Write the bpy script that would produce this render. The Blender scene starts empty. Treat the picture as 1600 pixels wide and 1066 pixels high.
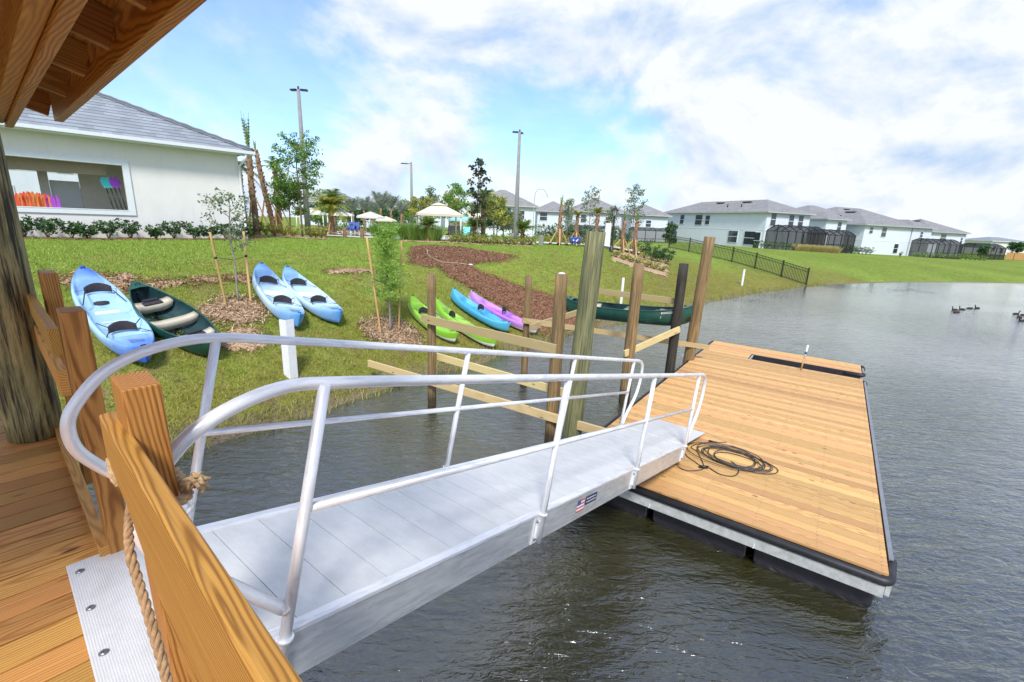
import bpy, math, random
import numpy as np
from mathutils import Vector, Matrix
random.seed(7); RS = np.random.RandomState(7)
PI = math.pi; rad = math.radians
scn = bpy.context.scene; col = scn.collection
E = 3.68                                   # eye height above the water (z = 0)
# ------------------------------------------------------------------ camera
FPX = 711.0; PITCH = rad(14.5); ROLL = rad(2.4)
cam_d = bpy.data.cameras.new('camera'); cam = bpy.data.objects.new('camera', cam_d); col.objects.link(cam)
cam_d.sensor_width = 36; cam_d.lens = FPX/1600*36; cam_d.clip_start = 0.02; cam_d.clip_end = 3000
CM = Matrix.Rotation(PI/2-PITCH, 3, 'X') @ Matrix.Rotation(ROLL, 3, 'Z')
cam.matrix_world = Matrix.Translation((0, 0, E)) @ CM.to_4x4()
scn.camera = cam

def ray(u, v): return CM @ Vector((u-800, 533-v, -FPX))
def pz(u, v, z):                           # world point seen at photo pixel (u,v) at world height z
    d = ray(u, v); k = (z-E)/d.z; return Vector((d.x*k, d.y*k, z))
def pd(u, v, y):                           # world point at pixel at forward distance y
    d = ray(u, v); k = y/d.y; return Vector((d.x*k, y, E+d.z*k))
def zat(x, y, u, v):
    d = ray(u, v); k = (x*d.x+y*d.y)/(d.x**2+d.y**2); return E+d.z*k

# ------------------------------------------------------------------ mesh collector
ORG = {}
class MB:
    def __init__(s): s.v = []; s.f = []; s.gc = []; s.r = []; s.mi = []; s.sm = []
    def add(s, vs, fs, gc=None, r=None, mi=0, smooth=False):
        b = len(s.v); r = random.random() if r is None else r
        s.v += [Vector(p) for p in vs]
        s.gc += [tuple(g) for g in (gc if gc else vs)]
        s.r += [r]*len(vs)
        for f in fs: s.f.append([b+i for i in f]); s.mi.append(mi); s.sm.append(smooth)
        return s
    def box(s, c, ax, ay, L, W, H, r=None, mi=0, goff=None):   # centre, long axis, side axis, sizes
        c = Vector(c); ax = Vector(ax).normalized(); ay = Vector(ay); ay = (ay-ax*ay.dot(ax)).normalized(); az = ax.cross(ay)
        go = goff if goff else (random.uniform(0, 50), random.uniform(0, 9), random.uniform(0, 9))
        vs = []; gc = []
        for i in (-1, 1):
            for j in (-1, 1):
                for k in (-1, 1):
                    vs.append(c+ax*(L/2*i)+ay*(W/2*j)+az*(H/2*k)); gc.append((go[0]+L/2*i, go[1]+W/2*j, go[2]+H/2*k))
        return s.add(vs, [(0,1,3,2),(4,6,7,5),(0,4,5,1),(2,3,7,6),(0,2,6,4),(1,5,7,3)], gc, r, mi)
    def bar(s, p, q, W, H, side=(0,0,1), r=None, mi=0):        # from p to q; H along 'side', W across
        p = Vector(p); q = Vector(q); ax = (q-p).normalized(); az = Vector(side); az = (az-ax*az.dot(ax)).normalized(); ay = az.cross(ax)
        return s.box((p+q)/2, ax, ay, (q-p).length, W, H, r, mi)
    def tube(s, pts, rr, n=12, cap=True, r=None, mi=0, closed=False):
        pts = [Vector(p) for p in pts]; m = len(pts)
        rs = rr if isinstance(rr, (list, tuple)) else [rr]*m
        ref = None; vs = []; gc = []; go = random.uniform(0, 50); dist = 0
        for i, p in enumerate(pts):
            a = pts[(i-1) % m] if (i > 0 or closed) else p; b = pts[(i+1) % m] if (i < m-1 or closed) else p
            t = (b-a).normalized()
            if ref is None: ref = Vector((0,0,1)) if abs(t.z) < .9 else Vector((1,0,0))
            ref = (ref-t*ref.dot(t)).normalized(); bn = t.cross(ref)
            if i: dist += (p-pts[i-1]).length
            for k in range(n):
                a_ = 2*PI*k/n; o = ref*math.cos(a_)+bn*math.sin(a_)
                vs.append(p+o*rs[i]); gc.append((go+dist, math.cos(a_)*rs[i], math.sin(a_)*rs[i]))
        fs = []
        for i in range(m if closed else m-1):
            for k in range(n):
                j = (i+1) % m; fs.append((i*n+k, i*n+(k+1) % n, j*n+(k+1) % n, j*n+k))
        s.add(vs, fs, gc, r, mi, True)
        if cap and not closed:
            b = len(s.v)-len(vs)
            s.f.append([b+k for k in range(n)][::-1]); s.mi.append(mi); s.sm.append(False)
            s.f.append([b+(m-1)*n+k for k in range(n)]); s.mi.append(mi); s.sm.append(False)
        return s
    def cyl(s, p, q, r0, r1=None, n=16, mi=0, r=None):
        return s.tube([p, q], [r0, r0 if r1 is None else r1], n, True, r, mi)
    def lathe(s, c, prof, n=16, mi=0):
        c = Vector(c); vs = [c+Vector((math.cos(2*PI*k/n)*r_, math.sin(2*PI*k/n)*r_, z_)) for r_, z_ in prof for k in range(n)]
        fs = [(i*n+k, i*n+(k+1) % n, (i+1)*n+(k+1) % n, (i+1)*n+k) for i in range(len(prof)-1) for k in range(n)]
        return s.add(vs, fs, mi=mi, smooth=True)
    def prism(s, pts, d, mi=0):             # polygon (3D pts) extruded by vector d
        pts = [Vector(p) for p in pts]; n = len(pts); d = Vector(d)
        return s.add(pts+[p+d for p in pts], [tuple(range(n))[::-1], tuple(range(n, 2*n))]+[(i, (i+1) % n, n+(i+1) % n, n+i) for i in range(n)], mi=mi)
    def quad(s, a, b, c, d, mi=0): return s.add([a, b, c, d], [(0, 1, 2, 3)], mi=mi)
    def build(s, name, mats, parent=None, loc=None, bevel=0):
        me = bpy.data.meshes.new(name); ob = bpy.data.objects.new(name, me); col.objects.link(ob)
        o = Vector((0, 0, 0))
        if parent is not None:
            o = ORG[parent.name]; ob.parent = parent
        elif loc is not None:
            o = Vector(loc); ob.location = o
        ORG[ob.name] = o
        me.from_pydata([tuple(p-o) for p in s.v], [], s.f)
        for m in (mats if isinstance(mats, (list, tuple)) else [mats]): me.materials.append(m)
        me.polygons.foreach_set('material_index', s.mi); me.polygons.foreach_set('use_smooth', s.sm)
        a = me.attributes.new('gc', 'FLOAT_VECTOR', 'POINT'); a.data.foreach_set('vector', [x for g in s.gc for x in g])
        a = me.attributes.new('rnd', 'FLOAT', 'POINT'); a.data.foreach_set('value', s.r)
        me.update()
        if bevel:
            b = ob.modifiers.new('bevel', 'BEVEL'); b.width = bevel; b.segments = 2; b.limit_method = 'ANGLE'; b.angle_limit = rad(40)
        return ob
def tag(o, label=None, cat=None, group=None, kind=None):
    if label: o['label'] = label
    if cat: o['category'] = cat
    if group: o['group'] = group
    if kind: o['kind'] = kind
    return o
def thing(name, loc, label, cat, group=None):
    o = bpy.data.objects.new(name, None); col.objects.link(o); o.location = loc; o.empty_display_size = .2
    ORG[o.name] = Vector(loc); return tag(o, label, cat, group)
KIDS = {}
def kids(o): return [c for c in bpy.data.objects if c.parent == o]
def copy_tree(o, parent=None):
    c = o.copy(); col.objects.link(c)
    if parent: c.parent = parent
    ORG[c.name] = ORG.get(o.name, Vector((0,0,0)))
    for ch in kids(o): copy_tree(ch, c)
    return c
def np_mesh(name, V, F, mats, rnd=None, parent=None, loc=(0,0,0), extra=None, smooth=False):
    me = bpy.data.meshes.new(name); o = Vector(ORG[parent.name] if parent is not None else loc)
    V = np.asarray(V, dtype=np.float32)-np.array(o, dtype=np.float32); F = np.asarray(F, dtype=np.int32); k = F.shape[1]
    me.vertices.add(len(V)); me.vertices.foreach_set('co', V.ravel())
    me.loops.add(F.size); me.loops.foreach_set('vertex_index', F.ravel())
    me.polygons.add(len(F)); me.polygons.foreach_set('loop_start', np.arange(0, F.size, k, dtype=np.int32))
    me.polygons.foreach_set('loop_total', np.full(len(F), k, dtype=np.int32))
    if smooth: me.polygons.foreach_set('use_smooth', np.ones(len(F), dtype=bool))
    me.update(calc_edges=True)
    for m in (mats if isinstance(mats, (list, tuple)) else [mats]): me.materials.append(m)
    a = me.attributes.new('rnd', 'FLOAT', 'POINT'); a.data.foreach_set('value', (rnd if rnd is not None else np.zeros(len(V))).astype(np.float32))
    for nm, arr in (extra or {}).items():
        a = me.attributes.new(nm, 'FLOAT', 'POINT'); a.data.foreach_set('value', arr.astype(np.float32))
    ob = bpy.data.objects.new(name, me); col.objects.link(ob)
    if parent is not None: ob.parent = parent
    else: ob.location = o
    ORG[ob.name] = o
    return ob

# ------------------------------------------------------------------ materials
class NT:
    def __init__(s, name):
        s.m = bpy.data.materials.new(name); s.m.use_nodes = True; s.t = s.m.node_tree; s.b = s.t.nodes['Principled BSDF']
    def n(s, ty, **kw):
        x = s.t.nodes.new(ty)
        for k, v in kw.items(): setattr(x, k, v)
        return x
    def l(s, a, b): s.t.links.new(a, b)
    def setin(s, node, **kw):
        for k, v in kw.items(): node.inputs[k.replace('_', ' ')].default_value = v
        return node
    def attr(s, nm, out='Vector'): a = s.n('ShaderNodeAttribute'); a.attribute_name = nm; return a.outputs[out]
    def mapping(s, vec, scale=(1,1,1), rot=(0,0,0), loc=(0,0,0)):
        m = s.n('ShaderNodeMapping'); m.inputs['Scale'].default_value = scale; m.inputs['Rotation'].default_value = rot; m.inputs['Location'].default_value = loc
        s.l(vec, m.inputs['Vector']); return m.outputs[0]
    def noise(s, vec, scale, detail=4, rough=.55, dist=0, out=0):
        x = s.n('ShaderNodeTexNoise'); s.setin(x, Scale=scale, Detail=detail, Roughness=rough, Distortion=dist)
        if vec is not None: s.l(vec, x.inputs['Vector'])
        return x.outputs[out]
    def ramp(s, fac, stops, interp='LINEAR'):
        r = s.n('ShaderNodeValToRGB'); cr = r.color_ramp; cr.interpolation = interp
        while len(cr.elements) < len(stops): cr.elements.new(.5)
        for e, (p, c) in zip(cr.elements, stops): e.position = p; e.color = tuple(c)+(1,) if len(c) == 3 else c
        s.l(fac, r.inputs[0]); return r.outputs[0]
    def mix(s, fac, a, b, mode='MIX'):
        x = s.n('ShaderNodeMix'); x.data_type = 'RGBA'; x.blend_type = mode
        for i, q in ((0, fac), (6, a), (7, b)):
            if isinstance(q, (int, float)): x.inputs[i].default_value = q
            elif isinstance(q, (tuple, list)): x.inputs[i].default_value = tuple(q)+(1,) if len(q) == 3 else q
            else: s.l(q, x.inputs[i])
        return x.outputs[2]
    def math(s, op, a, b=None, clamp=False):
        x = s.n('ShaderNodeMath'); x.operation = op; x.use_clamp = clamp
        for i, q in ((0, a), (1, b)):
            if q is None: continue
            if isinstance(q, (int, float)): x.inputs[i].default_value = q
            else: s.l(q, x.inputs[i])
        return x.outputs[0]
    def bump(s, h, strength=.3, dist=.01, prev=None):
        x = s.n('ShaderNodeBump'); s.setin(x, Strength=strength, Distance=dist); s.l(h, x.inputs['Height'])
        if prev is not None: s.l(prev, x.inputs['Normal'])
        s.l(x.outputs[0], s.b.inputs['Normal']); return x.outputs[0]
def pos(nt): return nt.n('ShaderNodeNewGeometry').outputs['Position']
def objc(nt): return nt.n('ShaderNodeTexCoord').outputs['Object']

def plain(name, c, rough=.6, metal=0, var=.12, scale=8, bump=0, spec=.5, bscale=60):
    nt = NT(name); nz = nt.noise(objc(nt), scale, 5, .6)
    c2 = tuple(max(0, x*(1-var)) for x in c); c3 = tuple(min(1, x*(1+var)) for x in c)
    nt.l(nt.ramp(nz, [(.3, c2), (.7, c3)]), nt.b.inputs['Base Color'])
    nt.setin(nt.b, Roughness=rough, Metallic=metal); nt.b.inputs['Specular IOR Level'].default_value = spec
    if bump: nt.bump(nt.noise(objc(nt), bscale, 4), bump, .01)
    return nt.m
def wood(name, light, dark, rough=.6, ring=22, contrast=1.0, bump=.25, var=.35, knots=True, spec=.3, pw=2.0, tilt=.05):
    nt = NT(name); g = nt.attr('gc'); rnd = nt.attr('rnd', 'Fac')
    wob = nt.noise(nt.mapping(g, (1.2, 3, 3)), 1.6, 3, .5, out=1)
    gg = nt.n('ShaderNodeVectorMath'); gg.operation = 'MULTIPLY_ADD'; nt.l(wob, gg.inputs[0]); gg.inputs[1].default_value = (.0, .032, .032); nt.l(g, gg.inputs[2])
    # growth rings: distance from a pith line running along the board
    sp = nt.n('ShaderNodeSeparateXYZ'); nt.l(gg.outputs[0], sp.inputs[0])
    yy = nt.math('SUBTRACT', nt.math('PINGPONG', nt.math('ADD', sp.outputs[1], nt.math('MULTIPLY', sp.outputs[0], .035)), .21), .05); zz = nt.math('SUBTRACT', nt.math('PINGPONG', nt.math('ADD', sp.outputs[2], nt.math('MULTIPLY', sp.outputs[0], tilt)), .17), .03)
    d = nt.math('SQRT', nt.math('ADD', nt.math('MULTIPLY', yy, yy), nt.math('MULTIPLY', zz, zz)))
    w = nt.math('ADD', nt.math('MULTIPLY', nt.math('SINE', nt.math('MULTIPLY', d, ring*2*PI)), .5), .5)
    w = nt.math('POWER', w, pw)
    fine = nt.noise(nt.mapping(g, (3, 160, 160)), 1, 4, .6)
    mid = nt.noise(nt.mapping(g, (1.0, 14, 14)), 1.2, 4, .6)
    c = nt.mix(nt.math('MULTIPLY', w, .75*contrast), light, dark)
    c = nt.mix(nt.math('MULTIPLY', nt.math('SUBTRACT', fine, .35, True), .9*contrast), c, tuple(x*.5 for x in dark))
    c = nt.mix(nt.ramp(mid, [(.4, (0,0,0)), (.75, (.35,.35,.35))]), c, tuple(x*.75 for x in light))
    if knots:
        vo = nt.n('ShaderNodeTexVoronoi'); vo.feature = 'F1'; nt.l(nt.mapping(g, (2.2, 7, 7)), vo.inputs['Vector']); vo.inputs['Scale'].default_value = 1
        c = nt.mix(nt.ramp(vo.outputs['Distance'], [(.05, (1,1,1)), (.11, (0,0,0))]), c, tuple(x*.32 for x in dark))
    hsv = nt.n('ShaderNodeHueSaturation'); nt.l(c, hsv.inputs['Color'])
    mr = nt.n('ShaderNodeMapRange'); nt.setin(mr, To_Min=1-var, To_Max=1+var*.75); nt.l(rnd, mr.inputs[0]); nt.l(mr.outputs[0], hsv.inputs['Value'])
    mr2 = nt.n('ShaderNodeMapRange'); nt.setin(mr2, To_Min=.49, To_Max=.508); nt.l(nt.math('FRACT', nt.math('MULTIPLY', rnd, 7.3)), mr2.inputs[0]); nt.l(mr2.outputs[0], hsv.inputs['Hue'])
    nt.l(hsv.outputs[0], nt.b.inputs['Base Color']); nt.setin(nt.b, Roughness=rough); nt.b.inputs['Specular IOR Level'].default_value = spec
    nt.bump(nt.math('ADD', fine, nt.math('MULTIPLY', w, -.4)), bump, .004)
    return nt.m
M = {}
M['deckwood'] = wood('deckwood', (.66, .34, .09), (.35, .135, .026), .55, 75, 1.0)
M['railwood'] = wood('railwood', (.60, .30, .068), (.24, .092, .016), .5, 105, 1.2, bump=.35, var=.08, pw=1.7, tilt=.03, knots=False)
M['darkwood'] = wood('darkwood', (.60, .28, .065), (.32, .125, .025), .6, 70, 1.0)
M['dockwood'] = wood('dockwood', (.74, .45, .185), (.45, .23, .075), .6, 95, .95, var=.27)
M['newwood'] = wood('newwood', (.68, .54, .27), (.46, .34, .14), .7, 70, .6)
M['stakewood'] = wood('stakewood', (.62, .40, .16), (.42, .24, .08), .7, 30, .5, knots=False)
def pilemat(name, a, b, c):
    nt = NT(name); g = nt.attr('gc')
    fine = nt.noise(nt.mapping(g, (1.2, 40, 40)), 1, 5, .65); big = nt.noise(nt.mapping(g, (.8, 5, 5)), 1.5, 4, .6, 1)
    cc = nt.mix(nt.ramp(big, [(.35, (0,0,0)), (.65, (1,1,1))]), a, b); cc = nt.mix(nt.ramp(fine, [(.42, (0,0,0)), (.62, (1,1,1))]), cc, c)
    # wet dark stain near the waterline (a stain with its own shape)
    sp = nt.n('ShaderNodeSeparateXYZ'); nt.l(pos(nt), sp.inputs[0])
    h = nt.math('ADD', sp.outputs[2], nt.math('MULTIPLY', big, .25))
    cc = nt.mix(nt.ramp(h, [(.28, (.85,.85,.85)), (.5, (0,0,0))]), cc, (.018, .012, .006))
    nt.l(cc, nt.b.inputs['Base Color']); nt.setin(nt.b, Roughness=.8); nt.bump(fine, .6, .012); return nt.m
M['pile'] = pilemat('pile_wood', (.36, .23, .09), (.22, .15, .065), (.12, .08, .04))
M['greenpile'] = pilemat('pile_green', (.30, .26, .11), (.15, .17, .08), (.075, .085, .045))
M['darkpile'] = pilemat('pile_dark', (.06, .05, .035), (.03, .028, .02), (.015, .013, .01))
def post_mat():
    nt = NT('round_post_wood'); g = nt.attr('gc')
    fine = nt.noise(nt.mapping(g, (1.5, 30, 30)), 1, 6, .7); big = nt.noise(nt.mapping(g, (1.4, 6, 6)), 1.6, 5, .65, 1.5)
    cc = nt.ramp(big, [(.3, (.15, .15, .065)), (.5, (.34, .30, .13)), (.72, (.56, .44, .20))])
    cc = nt.mix(nt.ramp(fine, [(.45, (0,0,0)), (.6, (1,1,1))]), cc, (.03, .027, .015))
    nt.l(cc, nt.b.inputs['Base Color']); nt.setin(nt.b, Roughness=.75); nt.bump(fine, .7, .02); return nt.m
M['post'] = post_mat()
def alu(name, c, rough, metal, brush=0):
    nt = NT(name); g = nt.attr('gc')
    nz = nt.noise(nt.mapping(g, (1.5, 8, 8)), 3, 6, .65, .8); f = nt.noise(nt.mapping(g, (4, 90, 90)), 1, 3)
    nt.l(nt.ramp(nz, [(.3, tuple(x*.72 for x in c)), (.55, c), (.75, tuple(min(1, x*1.12) for x in c))]), nt.b.inputs['Base Color'])
    nt.setin(nt.b, Metallic=metal)
    mr = nt.n('ShaderNodeMapRange'); nt.setin(mr, To_Min=rough*.7, To_Max=rough*1.4); nt.l(nz, mr.inputs[0]); nt.l(mr.outputs[0], nt.b.inputs['Roughness'])
    if brush: nt.bump(f, brush, .002)
    return nt.m
M['alu'] = alu('aluminium', (.74, .75, .76), .3, .9, .08)
M['alu_tube'] = alu('aluminium_tube', (.86, .86, .87), .38, .35, .05)
M['alu_side'] = alu('aluminium_channel', (.70, .71, .70), .36, .55, .1)
def tread():
    nt = NT('ribbed_tread'); g = nt.attr('gc'); sp = nt.n('ShaderNodeSeparateXYZ'); nt.l(g, sp.inputs[0])
    w = nt.math('SINE', nt.math('MULTIPLY', sp.outputs[1], 2*PI/.0085)); nz = nt.noise(g, 4, 5, .6)
    st = nt.noise(nt.mapping(g, (2, 3, 3)), 2.5, 6, .75)
    c = nt.mix(nt.ramp(st, [(.35, (0,0,0)), (.8, (1,1,1))]), (.78, .78, .77), (.62, .62, .61))
    df = nt.noise(nt.mapping(g, (1, 1, 1), (0, 0, 0), (3, 8, 0)), 6, 7, .8)
    c = nt.mix(nt.ramp(df, [(.58, (0,0,0)), (.78, (.22,.22,.22))]), c, (.30, .26, .20))
    nt.l(c, nt.b.inputs['Base Color']); nt.setin(nt.b, Roughness=.45, Metallic=.25); nt.bump(w, .35, .0012); return nt.m
M['tread'] = tread()
M['black'] = plain('black_rubber', (.018, .018, .022), .5, var=.3)
M['blackmetal'] = plain('black_metal', (.015, .015, .017), .4)
M['bolt'] = plain('zinc_bolt', (.25, .26, .27), .35, .9)
M['galv'] = plain('galvanised_steel', (.46, .48, .47), .5, .1, .2, 14)
M['float'] = plain('float_plastic', (.022, .022, .03), .45, var=.3)
M['white'] = plain('white_pvc', (.78, .79, .80), .4, var=.06)
M['rope'] = plain('manila_rope', (.50, .34, .18), .9, var=.35, scale=60, bump=.5)
M['ropebrown'] = plain('brown_rope', (.36, .22, .11), .9, var=.35, scale=60, bump=.5)
M['cable'] = plain('steel_cable', (.07, .065, .06), .5, .4, .4, 30)
def kayakmat(name, mid, end, k=3.2, lo=.25, hi=.8):
    nt = NT(name); sp = nt.n('ShaderNodeSeparateXYZ'); nt.l(objc(nt), sp.inputs[0]); nz = nt.noise(objc(nt), 2.2, 3)
    f = nt.math('ADD', nt.math('DIVIDE', nt.math('ABSOLUTE', sp.outputs[0]), k/2), nt.math('MULTIPLY', nt.math('SUBTRACT', nz, .5), .45))
    base = nt.ramp(f, [(lo, mid), (hi, end)]); sc = nt.noise(nt.mapping(objc(nt), (3, 26, 26)), 2.0, 6, .75, .6); dirt = nt.noise(objc(nt), 5, 6, .7)
    base = nt.mix(nt.ramp(sc, [(.58, (0,0,0)), (.70, (.45,.45,.45))]), base, tuple(min(1, x*.5+.4) for x in mid)); base = nt.mix(nt.ramp(dirt, [(.56, (0,0,0)), (.74, (.5,.5,.5))]), base, (.16, .12, .07))
    nt.l(base, nt.b.inputs['Base Color']); nt.setin(nt.b, Roughness=.42); nt.b.inputs['Specular IOR Level'].default_value = .4
    nt.bump(nt.noise(objc(nt), 140, 2), .05, .002); return nt.m
M['kblue'] = kayakmat('kayak_blue', (.34, .55, .76), (.02, .12, .66), 3.9, .50, 1.0)
M['klight'] = kayakmat('kayak_lightblue', (.46, .62, .74), (.09, .30, .68), 3.7, .42, 1.05)
M['klime'] = kayakmat('kayak_lime', (.28, .55, .06), (.22, .48, .03), 3.0)
M['kcyan'] = kayakmat('kayak_cyan', (.06, .36, .60), (.08, .42, .64), 3.0)
M['kpurple'] = kayakmat('kayak_purple', (.42, .15, .62), (.52, .26, .66), 3.0)
M['kwhite'] = plain('kayak_white_bottom', (.72, .74, .76), .4, var=.08)
M['canoe'] = plain('canoe_green', (.012, .07, .052), .35, var=.25, scale=3)
M['canoein'] = plain('canoe_inside', (.015, .05, .055), .5, var=.3)
M['beige'] = plain('beige_plastic', (.55, .50, .38), .5, var=.08)
M['cushion'] = plain('grey_cushion', (.03, .026, .03), .8, var=.3, scale=20)
M['yellow'] = plain('yellow_sticker', (.75, .65, .18), .5)
M['stucco'] = plain('cream_stucco', (.66, .66, .60), .85, var=.04, scale=3, bump=.15, bscale=90)
M['trim'] = plain('white_trim', (.70, .74, .76), .7, var=.04)
M['housewhite'] = plain('house_white', (.66, .72, .78), .85, var=.05, scale=.6, bump=.1)
M['taupe'] = plain('taupe_soffit', (.36, .31, .24), .85, var=.05)
M['inner'] = plain('inner_wall', (.70, .67, .60), .85, var=.05)
M['glass'] = plain('window_glass', (.035, .045, .05), .08, var=.3, scale=2, spec=.8)
M['navy'] = plain('navy_sign', (.02, .03, .10), .5)
M['red'] = plain('flag_red', (.55, .08, .08), .6)
M['flagwhite'] = plain('flag_white', (.75, .72, .72), .6)
M['flagblue'] = plain('flag_blue', (.05, .09, .28), .6)
def roofmat(name, c, sx=.33, sy=.42, axis=0):
    nt = NT(name); g = nt.attr('gc'); sp = nt.n('ShaderNodeSeparateXYZ'); nt.l(g, sp.inputs[0])
    row = nt.math('FRACT', nt.math('DIVIDE', sp.outputs[1], sy)); rid = nt.math('FLOOR', nt.math('DIVIDE', sp.outputs[1], sy))
    cx = nt.math('ADD', nt.math('DIVIDE', sp.outputs[0], sx), nt.math('MULTIPLY', rid, .5)); cid = nt.math('FLOOR', cx)
    cb = nt.n('ShaderNodeCombineXYZ'); nt.l(rid, cb.inputs[0]); nt.l(cid, cb.inputs[1])
    wn = nt.n('ShaderNodeTexWhiteNoise'); wn.noise_dimensions = '2D'; nt.l(cb.outputs[0], wn.inputs[0])
    base = nt.mix(wn.outputs[0], tuple(x*.82 for x in c), tuple(x*1.15 for x in c))
    base = nt.mix(nt.ramp(row, [(0, (1,1,1)), (.16, (.9,.9,.9)), (.22, (0,0,0))]), base, tuple(x*.25 for x in c))
    base = nt.mix(nt.ramp(nt.noise(g, .5, 4), [(.4, (0,0,0)), (.7, (.35,.35,.35))]), base, tuple(x*.7 for x in c))
    nt.l(base, nt.b.inputs['Base Color']); nt.setin(nt.b, Roughness=.7); nt.bump(row, .5, .03); return nt.m
M['tile'] = roofmat('grey_roof_tile', (.26, .29, .32), .33, .42)
M['shingle'] = roofmat('brown_grey_shingle', (.27, .265, .265), .5, .3)
def screenmat():
    nt = NT('black_screen_mesh'); tr = nt.n('ShaderNodeBsdfTransparent'); mx = nt.n('ShaderNodeMixShader'); mx.inputs[0].default_value = .62
    nt.b.inputs['Base Color'].default_value = (.02, .02, .022, 1); nt.setin(nt.b, Roughness=.8)
    nt.l(tr.outputs[0], mx.inputs[1]); nt.l(nt.b.outputs[0], mx.inputs[2]); nt.l(mx.outputs[0], nt.t.nodes['Material Output'].inputs[0]); return nt.m
M['screen'] = screenmat()
def leafmat(name, a, b, c=None, rough=.55, trans=.25):
    nt = NT(name); r = nt.attr('rnd', 'Fac')
    st = [(0, a), (.6, b), (1, c or tuple(x*1.3 for x in b))]
    nt.l(nt.ramp(r, st), nt.b.inputs['Base Color']); nt.setin(nt.b, Roughness=rough)
    tl = nt.n('ShaderNodeBsdfTranslucent'); nt.l(nt.ramp(r, [(p, tuple(min(1, x*1.3) for x in q)) for p, q in st]), tl.inputs[0])
    mx = nt.n('ShaderNodeMixShader'); mx.inputs[0].default_value = trans; nt.l(nt.b.outputs[0], mx.inputs[1]); nt.l(tl.outputs[0], mx.inputs[2])
    nt.l(mx.outputs[0], nt.t.nodes['Material Output'].inputs[0]); return nt.m
M['leaf'] = leafmat('leaf_green', (.05, .12, .02), (.14, .28, .045), (.28, .42, .08))
M['leafdark'] = leafmat('leaf_dark', (.012, .045, .014), (.045, .12, .03), (.10, .20, .05))
M['leafyel'] = leafmat('leaf_yellow', (.10, .16, .02), (.30, .32, .04), (.48, .42, .07))
M['leafgrey'] = leafmat('leaf_grey', (.08, .13, .07), (.17, .23, .11), (.30, .33, .16))
M['leafmag'] = leafmat('leaf_magnolia', (.012, .035, .015), (.05, .07, .03), (.13, .09, .05))
M['palm'] = leafmat('palm_frond', (.07, .14, .03), (.18, .28, .06), (.36, .40, .12))
M['palmgrey'] = leafmat('palm_frond_silver', (.13, .18, .14), (.25, .30, .22), (.38, .42, .30))
M['cypress'] = leafmat('cypress_leaf', (.14, .28, .03), (.28, .48, .06), (.45, .60, .12), trans=.4)
M['pampas'] = leafmat('pale_grass', (.30, .24, .08), (.48, .40, .16), (.62, .55, .28))
M['bark'] = plain('bark', (.16, .12, .085), .9, var=.4, scale=14, bump=.8, bscale=20)
M['barkgrey'] = plain('grey_bark', (.26, .24, .20), .9, var=.35, scale=14, bump=.6, bscale=20)
M['palmtrunk'] = plain('palm_trunk', (.27, .165, .095), .9, var=.5, scale=6, bump=1, bscale=9)
M['mulch'] = plain('red_mulch', (.21, .095, .05), .95, var=.65, scale=22, bump=1.0, bscale=28)
M['mulchp'] = plain('pale_mulch', (.44, .30, .18), .95, var=.5, scale=22, bump=1.0, bscale=30)
M['chip'] = leafmat('mulch_chip', (.07, .03, .015), (.27, .125, .065), (.44, .27, .16), .9, .0)
M['chipp'] = leafmat('pale_mulch_chip', (.20, .11, .06), (.42, .27, .16), (.66, .52, .37), .9, .0)
M['conc'] = plain('concrete', (.25, .25, .235), .85, var=.12, scale=5, bump=.2)
M['paving'] = plain('pale_paving', (.60, .58, .54), .85, var=.08)
M['canvas'] = plain('cream_canvas', (.66, .60, .46), .8, var=.05)
M['canvasw'] = plain('pale_canvas', (.72, .70, .64), .8, var=.05)
M['teal'] = plain('teal_canvas', (.30, .55, .55), .8, var=.05)
M['bluep'] = plain('blue_plastic', (.015, .06, .28), .5)
M['paddleteal'] = plain('paddle_teal', (.05, .52, .50), .4)
M['paddlepurple'] = plain('paddle_purple', (.30, .05, .50), .4)
M['vest_o'] = plain('orange_vest', (.60, .17, .04), .8); M['vest_r'] = plain('red_vest', (.62, .06, .03), .8); M['vest_p'] = plain('purple_vest', (.32, .06, .42), .8)
M['duck'] = plain('duck_dark', (.03, .022, .016), .8, var=.4, scale=30)
M['duckbill'] = plain('duck_bill', (.25, .12, .03), .6)
M['hose'] = plain('pale_hose', (.34, .30, .20), .6)
M['cedar'] = plain('cedar_fence', (.50, .27, .10), .8, var=.2)
def stucco(name, c):
    nt = NT(name); p = pos(nt); a = nt.noise(p, 1.1, 6, .7); st = nt.noise(nt.mapping(p, (3, 3, .35)), 1.2, 6, .7)
    cc = nt.ramp(a, [(.3, tuple(x*.93 for x in c)), (.7, c)]); cc = nt.mix(nt.ramp(st, [(.55, (0,0,0)), (.8, (.5,.5,.5))]), cc, tuple(x*.72 for x in c))
    nt.l(cc, nt.b.inputs['Base Color']); nt.setin(nt.b, Roughness=.9); nt.bump(nt.noise(p, 55, 4, .7), .35, .006); return nt.m
M['stucco'] = stucco('cream_stucco_wall', (.76, .75, .72)); M['housewhite'] = stucco('house_white_wall', (.68, .73, .78))
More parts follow.
